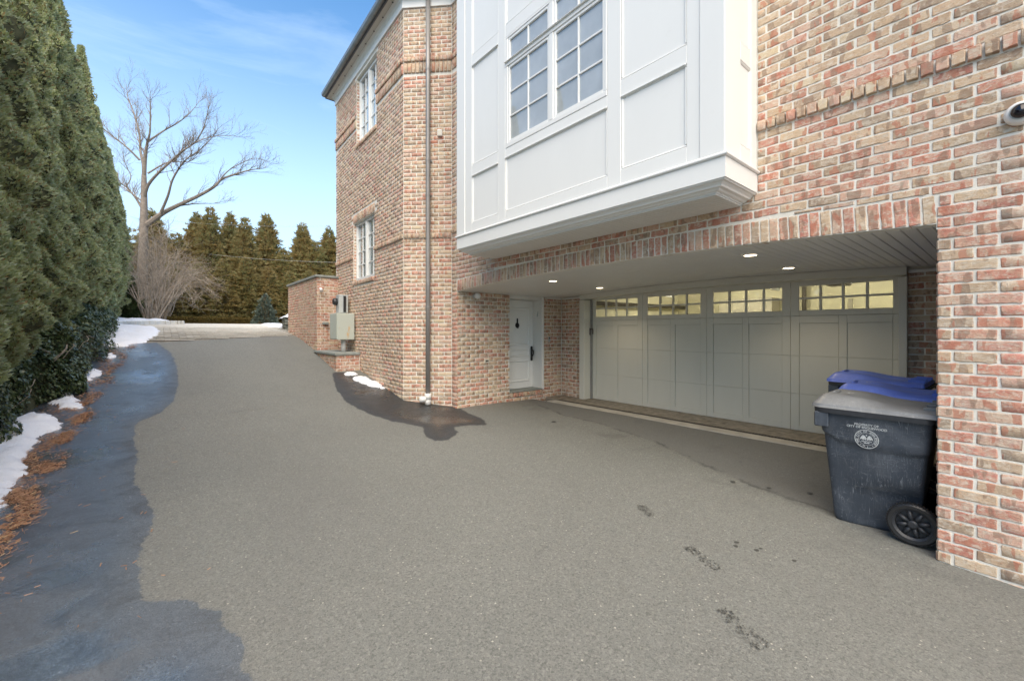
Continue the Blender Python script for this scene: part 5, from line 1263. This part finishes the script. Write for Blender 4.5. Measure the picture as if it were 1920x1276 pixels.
PV = [pine_variant(21, 1*8, 1.75, 12000, .26, M['pine'], M['pine_core'], 'evergreen_crown'), pine_variant(22, 8, 1.6, 12000, .26, M['pine'], M['pine_core'], 'evergreen_crown')]
YB = 37.0
tips = [(225, 432, 'leftmost rusty evergreen behind the bare tree trunk'), (286, 396, 'broad rusty evergreen tip just right of the big bare trunk'), (330, 440, 'shorter rusty evergreen right of the bare trunk'), (368, 400, 'first of the close pair of pointed evergreens'), (394, 391, 'second, taller of the close pair of pointed evergreens'), (431, 400, 'left of the two middle evergreens'), (459, 410, 'right of the two middle evergreens'), (500, 402, 'tallest clean pointed evergreen at the centre of the row'), (532, 470, 'low evergreen in the gap right of the tallest one'), (568, 420, 'evergreen second from the house wing'), (592, 455, 'small evergreen shoulder beside the one near the wing'), (617, 428, 'evergreen touching the house wing in the picture'), (655, 430, 'evergreen mostly hidden behind the house wing')]
for i, (u, v, lab) in enumerate(tips):
    t_ = (u-960)/791; rx, ry = FW[0]+RT[0]*t_, FW[1]+RT[1]*t_; Y = YB+(1.6 if i % 2 else 0)+random.uniform(-.4, .4); d = Y/ry; x = rx*d; z0 = float(Gy(Y)); top = (620-v)/791*d; H = top-z0
    t = empty('evergreen_tree', (x, Y, z0-.1), random.uniform(0, 6.28), label=lab, cat='evergreen', group='rusty evergreens at the end of the drive')
    for nm, me in zip(('crown', 'inner_foliage', 'trunk'), PV[i % 2]): link(nm, me, None, t)
    wsc = 1.28 if i not in (3, 4, 5, 6) else 1.08; t.scale = (wsc, wsc, (H+.15)/8)
# dense lower skirts joined into the screen in front
for k in range(9):
    x = .6+k*1.35; Y = 34.2+random.uniform(-.3, .3); t = empty('evergreen_tree', (x, Y, float(Gy(Y))-.1), random.uniform(0, 6.28), label=['low bushy evergreen in front, at the left end of the dark screen', 'second low bushy evergreen from the left in the dark screen', 'third low bushy evergreen in the dark screen', 'low bushy evergreen below the close pair of tips', 'low bushy evergreen below the two middle tips', 'low bushy evergreen directly behind the blue spruce', 'low bushy evergreen right of the blue spruce', 'low bushy evergreen above the garden wall coping', 'low bushy evergreen mostly behind the garden wall'][k], cat='evergreen', group='low evergreens in front of the tall ones')
    for nm, me in zip(('crown', 'inner_foliage', 'trunk'), PV[k % 2]): link(nm, me, None, t)
    t.scale = (.85, .85, random.uniform(.48, .62))
SV = pine_variant(31, 1.6, .62, 3000, .11, M['spruce'], M['pine_core'], 'spruce_crown')
t = empty('spruce_tree', (4.4, 26.0, float(Gy(26))), label='small blue green spruce at the right end of the low hedge', cat='spruce')
for nm, me in zip(('crown', 'inner_foliage', 'trunk'), SV): link(nm, me, None, t)
GV = pine_variant(32, 2.0, .6, 3500, .12, M['shrub'], M['arbor_core'], 'shrub_crown')
for (x, y, s, lab) in ((-.95, 24.0, 1.0, 'green conical shrub between the arborvitae row and the bare shrub'), (-.45, 25.0, .55, 'small green shrub under the bare tree')):
    t = empty('green_shrub', (x, y, float(Gy(y))), random.uniform(0, 6), label=lab, cat='shrub'); t.scale = (s, s, s)
    for nm, me in zip(('crown', 'inner_foliage', 'trunk'), GV): link(nm, me, None, t)
# low hedge
def boxhedge():
    r = np.random.default_rng(9); N = 9000; x = r.uniform(.3, 4.5, N); f = r.random(N); y = np.where(f < .5, 28.0-r.exponential(.02, N), r.uniform(28, 28.5, N)); z = np.where(f < .5, r.uniform(0, .33, N), .33+r.normal(0, .012, N))
    P = np.stack([x, y, Gy(28.)+z], -1); D = r.normal(0, .5, (N, 3))+np.array([0, -.6, .6]); V, F = sprays(P, D, .05, 2, .8, .3, r)
    t = empty('low_hedge', (2.4, 28.2, float(Gy(28.))), label='low clipped orange green hedge edging the court', cat='hedge'); V = V-np.array([2.4, 28.2, float(Gy(28.))])
    link('foliage', np_mesh('hedge_foliage', V, F), M['box'], t); MB().box((-2.1, -.19, -.05), (2.1, .3, .31), .03).build('inner_foliage', M['pine_core'], t)
boxhedge()

# ------------------------------------------------------------------ bare trees
S = 25.6/791/2                                           # metres per half-pixel unit at the tree
def grow(mb, p, d, L, r, depth, rr, spread=.5, up=.12):
    n = 4; pts = [p]; rs = [r]; q = p.copy(); dd = d.copy()
    for k in range(n):
        dd = (dd+Vector((rr.gauss(0, .16), rr.gauss(0, .16), rr.gauss(0, .10)+up*.35))).normalized(); q = q+dd*(L/n); pts.append(q.copy()); rs.append(max(.003, r*(1-.62*(k+1)/n)))
    mb.tube(pts, rs, 5 if r > .03 else 3, False)
    if depth <= 0: return
    for k in range(1, n+1):
        m = 2 if k == n else (1 if rr.random() < .85 else 0)
        for _ in range(m):
            ax = Vector((rr.gauss(0, 1), rr.gauss(0, 1), rr.gauss(0, 1))).normalized(); nd = (dd+ax*spread*rr.uniform(.8, 1.6)+Vector((0, 0, up))).normalized()
            grow(mb, pts[k], nd, L*rr.uniform(.52, .78), rs[k]*.72, depth-1, rr, spread, up)
def bare_tree():
    rr = random.Random(4); ox, oy = 540, 1200; Y = 34.0; x0 = -.72
    base = Vector((x0, Y, float(Gy(Y))-.1)); t = empty('bare_tree', base, label='tall bare deciduous tree with wide spreading limbs against the sky', cat='tree')
    gz = float(Gy(Y))
    def W(p, dep=0):
        u, v = p; lat = (u-544)*S; z = (1240-v)*S-base.z; return Vector((RT[0]*lat+FW[0]*dep, RT[1]*lat+FW[1]*dep, z))
    def limb(pl, r0, r1, dep0, dep1, n=12):
        pts = [W(p, dep0+(dep1-dep0)*i/max(1, len(pl)-1)) for i, p in enumerate(pl)]; out = []; m = 5
        for i in range(len(pts)-1):
            for k in range(m):
                f = k/m; p0 = pts[max(0, i-1)]; p1 = pts[i]; p2 = pts[i+1]; p3 = pts[min(len(pts)-1, i+2)]
                out.append(.5*((2*p1)+(p2-p0)*f+(2*p0-5*p1+4*p2-p3)*f*f+(-p0+3*p1-3*p2+p3)*f**3))
        out.append(pts[-1]); N = len(out); rs = [(.70 if r0 < .19 else .95)*(r0+(r1-r0)*(i/(N-1))**.7) for i in range(N)]; return out, rs
    tk = MB(); o, rs = limb([(540, 1250), (542, 1000), (545, 850), (546, 740), (546, 655)], .36, .125, 0, 0); tk.tube(o, rs, 12); trunk = tk.build('trunk', M['bark'], t, True)
    L = [([(546, 660), (534, 610), (515, 560), (500, 480), (470, 400), (440, 340), (425, 300)], .15, .02, 0, 1),
         ([(546, 660), (562, 590), (580, 545), (600, 510), (612, 440), (622, 395)], .17, .02, 0, -1),
         ([(584, 540), (625, 490), (660, 450), (690, 400), (705, 350)], .09, .015, -.4, 1.0),
         ([(546, 745), (572, 700), (620, 660), (680, 620), (730, 590), (790, 560), (830, 510), (855, 450)], .16, .02, 0, -1.5),
         ([(560, 650), (620, 600), (680, 590), (700, 560)], .08, .02, 0, 1),
         ([(680, 620), (700, 560), (740, 510), (790, 480), (850, 470)], .08, .012, -.5, 1.5),
         ([(545, 850), (600, 800), (640, 770), (720, 725), (775, 685), (800, 650), (850, 625), (900, 605), (925, 598)], .19, .02, 0, 1.5),
         ([(640, 770), (700, 750), (790, 740)], .09, .012, .3, 1.2),
         ([(610, 795), (650, 740), (680, 690), (720, 650), (760, 625), (820, 600), (880, 560), (910, 540)], .12, .015, 0, -2),
         ([(775, 685), (810, 620), (850, 580), (900, 550), (950, 560)], .07, .012, .8, 2),
         ([(544, 790), (510, 745), (480, 715), (450, 690)], .12, .05, 0, .5), ([(450, 690), (462, 650), (440, 610), (420, 575), (412, 540)], .05, .012, .5, 1), ([(450, 690), (420, 665), (395, 640)], .04, .012, .5, 0),
         ([(546, 760), (500, 720), (460, 690)], .07, .03, 0, -.5),
         ([(530, 600), (500, 560), (450, 515), (400, 475), (375, 455)], .09, .012, 0, -1.5), ([(520, 560), (470, 500), (430, 430), (405, 370)], .06, .012, .5, 2)]
    for pl, r0, r1, d0, d1 in L:
        pts, rs = limb(pl, r0, r1, d0, d1); mb = MB(); mb.tube(pts, rs, 8)
        for k in range(len(pts)//4, len(pts)):
            if rr.random() < (.8 if rs[k] < .09 else .35):
                d = (pts[min(k+1, len(pts)-1)]-pts[k-1]).normalized(); ax = Vector((rr.gauss(0, 1), rr.gauss(0, 1), rr.gauss(0, .8))).normalized(); nd = (d+ax*.9+Vector((0, 0, .35))).normalized()
                grow(mb, pts[k], nd, rr.uniform(.45, 1.0), min(rs[k]*.5, .022)+.004, 2, rr)
        d = (pts[-1]-pts[-2]).normalized(); grow(mb, pts[-1], d, .45, rs[-1], 2, rr)
        mb.build('limb', M['bark'], t)
bare_tree()
def bare_shrub(x, y, H, Rr, n, seed, label):
    rr = random.Random(seed); t = empty('bare_shrub', (x, y, float(Gy(y))), label=label, cat='shrub'); mb = MB()
    for k in range(n):
        a = rr.uniform(0, 6.28); q = rr.random()**.6; r1 = Rr*q; h = H*(1-.45*q*q)*rr.uniform(.6, 1); b = Vector((rr.gauss(0, .12), rr.gauss(0, .12), 0)); pts = []; rs = []
        for i in range(8):
            f = i/7; pts.append(b+Vector((math.cos(a)*r1*f**.95+rr.gauss(0, .06), math.sin(a)*r1*f**.95+rr.gauss(0, .06), h*math.sin(f*(1.7+.6*q))*1.02))); rs.append(.024*(1-f)+.004)
        mb.tube(pts, rs, 4, False)
        for i in range(2, 8):
            for _ in range(2):
                d = (pts[i]-pts[i-1]).normalized(); grow(mb, pts[i], (d+Vector((rr.gauss(0, .5), rr.gauss(0, .5), rr.gauss(.1, .35)))).normalized(), rr.uniform(.35, .8), .007, 1, rr, .7, .0)
    mb.build('stems', M['twig'], t)
bare_shrub(-.25, 23.4, 3.5, 2.1, 27, 3, 'wide bare multi-stemmed shrub arching beside the court')
bare_shrub(.1, 31.0, 5.6, 2.6, 50, 8, 'taller bare grey thicket around the foot of the big tree')
bare_shrub(-1.6, 29.0, 3.6, 1.3, 24, 9, 'thin bare shrub at the end of the arborvitae row')
# pole, wires, post
pole = empty('utility_pole', (-2.55, 45, .3), label='tan timber utility pole showing above the end of the arborvitae row', cat='utility pole')
MB().tube([(0, 0, 0), (0, 0, 12.0)], [.17, .13], 12).build('shaft', M['wood_pole'], pole); bx('bracket', (-.25, -.06, 11.0), (.25, .06, 11.12), M['wood_pole'], pole)
for k, (z0, z1, lab) in enumerate(((7.0, 3.9, 'lower overhead wire crossing before the evergreens'), (9.0, 6.3, 'upper overhead wire crossing before the evergreens'))):
    p0 = Vector((-2.5, 45, z0)); p1 = Vector((12, 22, z1)); pts = [p0.lerp(p1, i/16)+Vector((0, 0, -.5*math.sin(math.pi*i/16))) for i in range(17)]
    MB().tube(pts, .007, 5).build('overhead_wire', M['metal_grey'], label=lab, cat='wire')
pp = empty('white_post', (-1.32, 22.5, float(Gy(22.5))), label='small white fence post between the arborvitae row and the shrubs', cat='fence post')
bx('post', (-.06, -.06, 0), (.06, .06, .95), M['siding'], pp, .01); bx('cap', (-.08, -.08, .951), (.08, .08, 1.0), M['siding'], pp, .01)
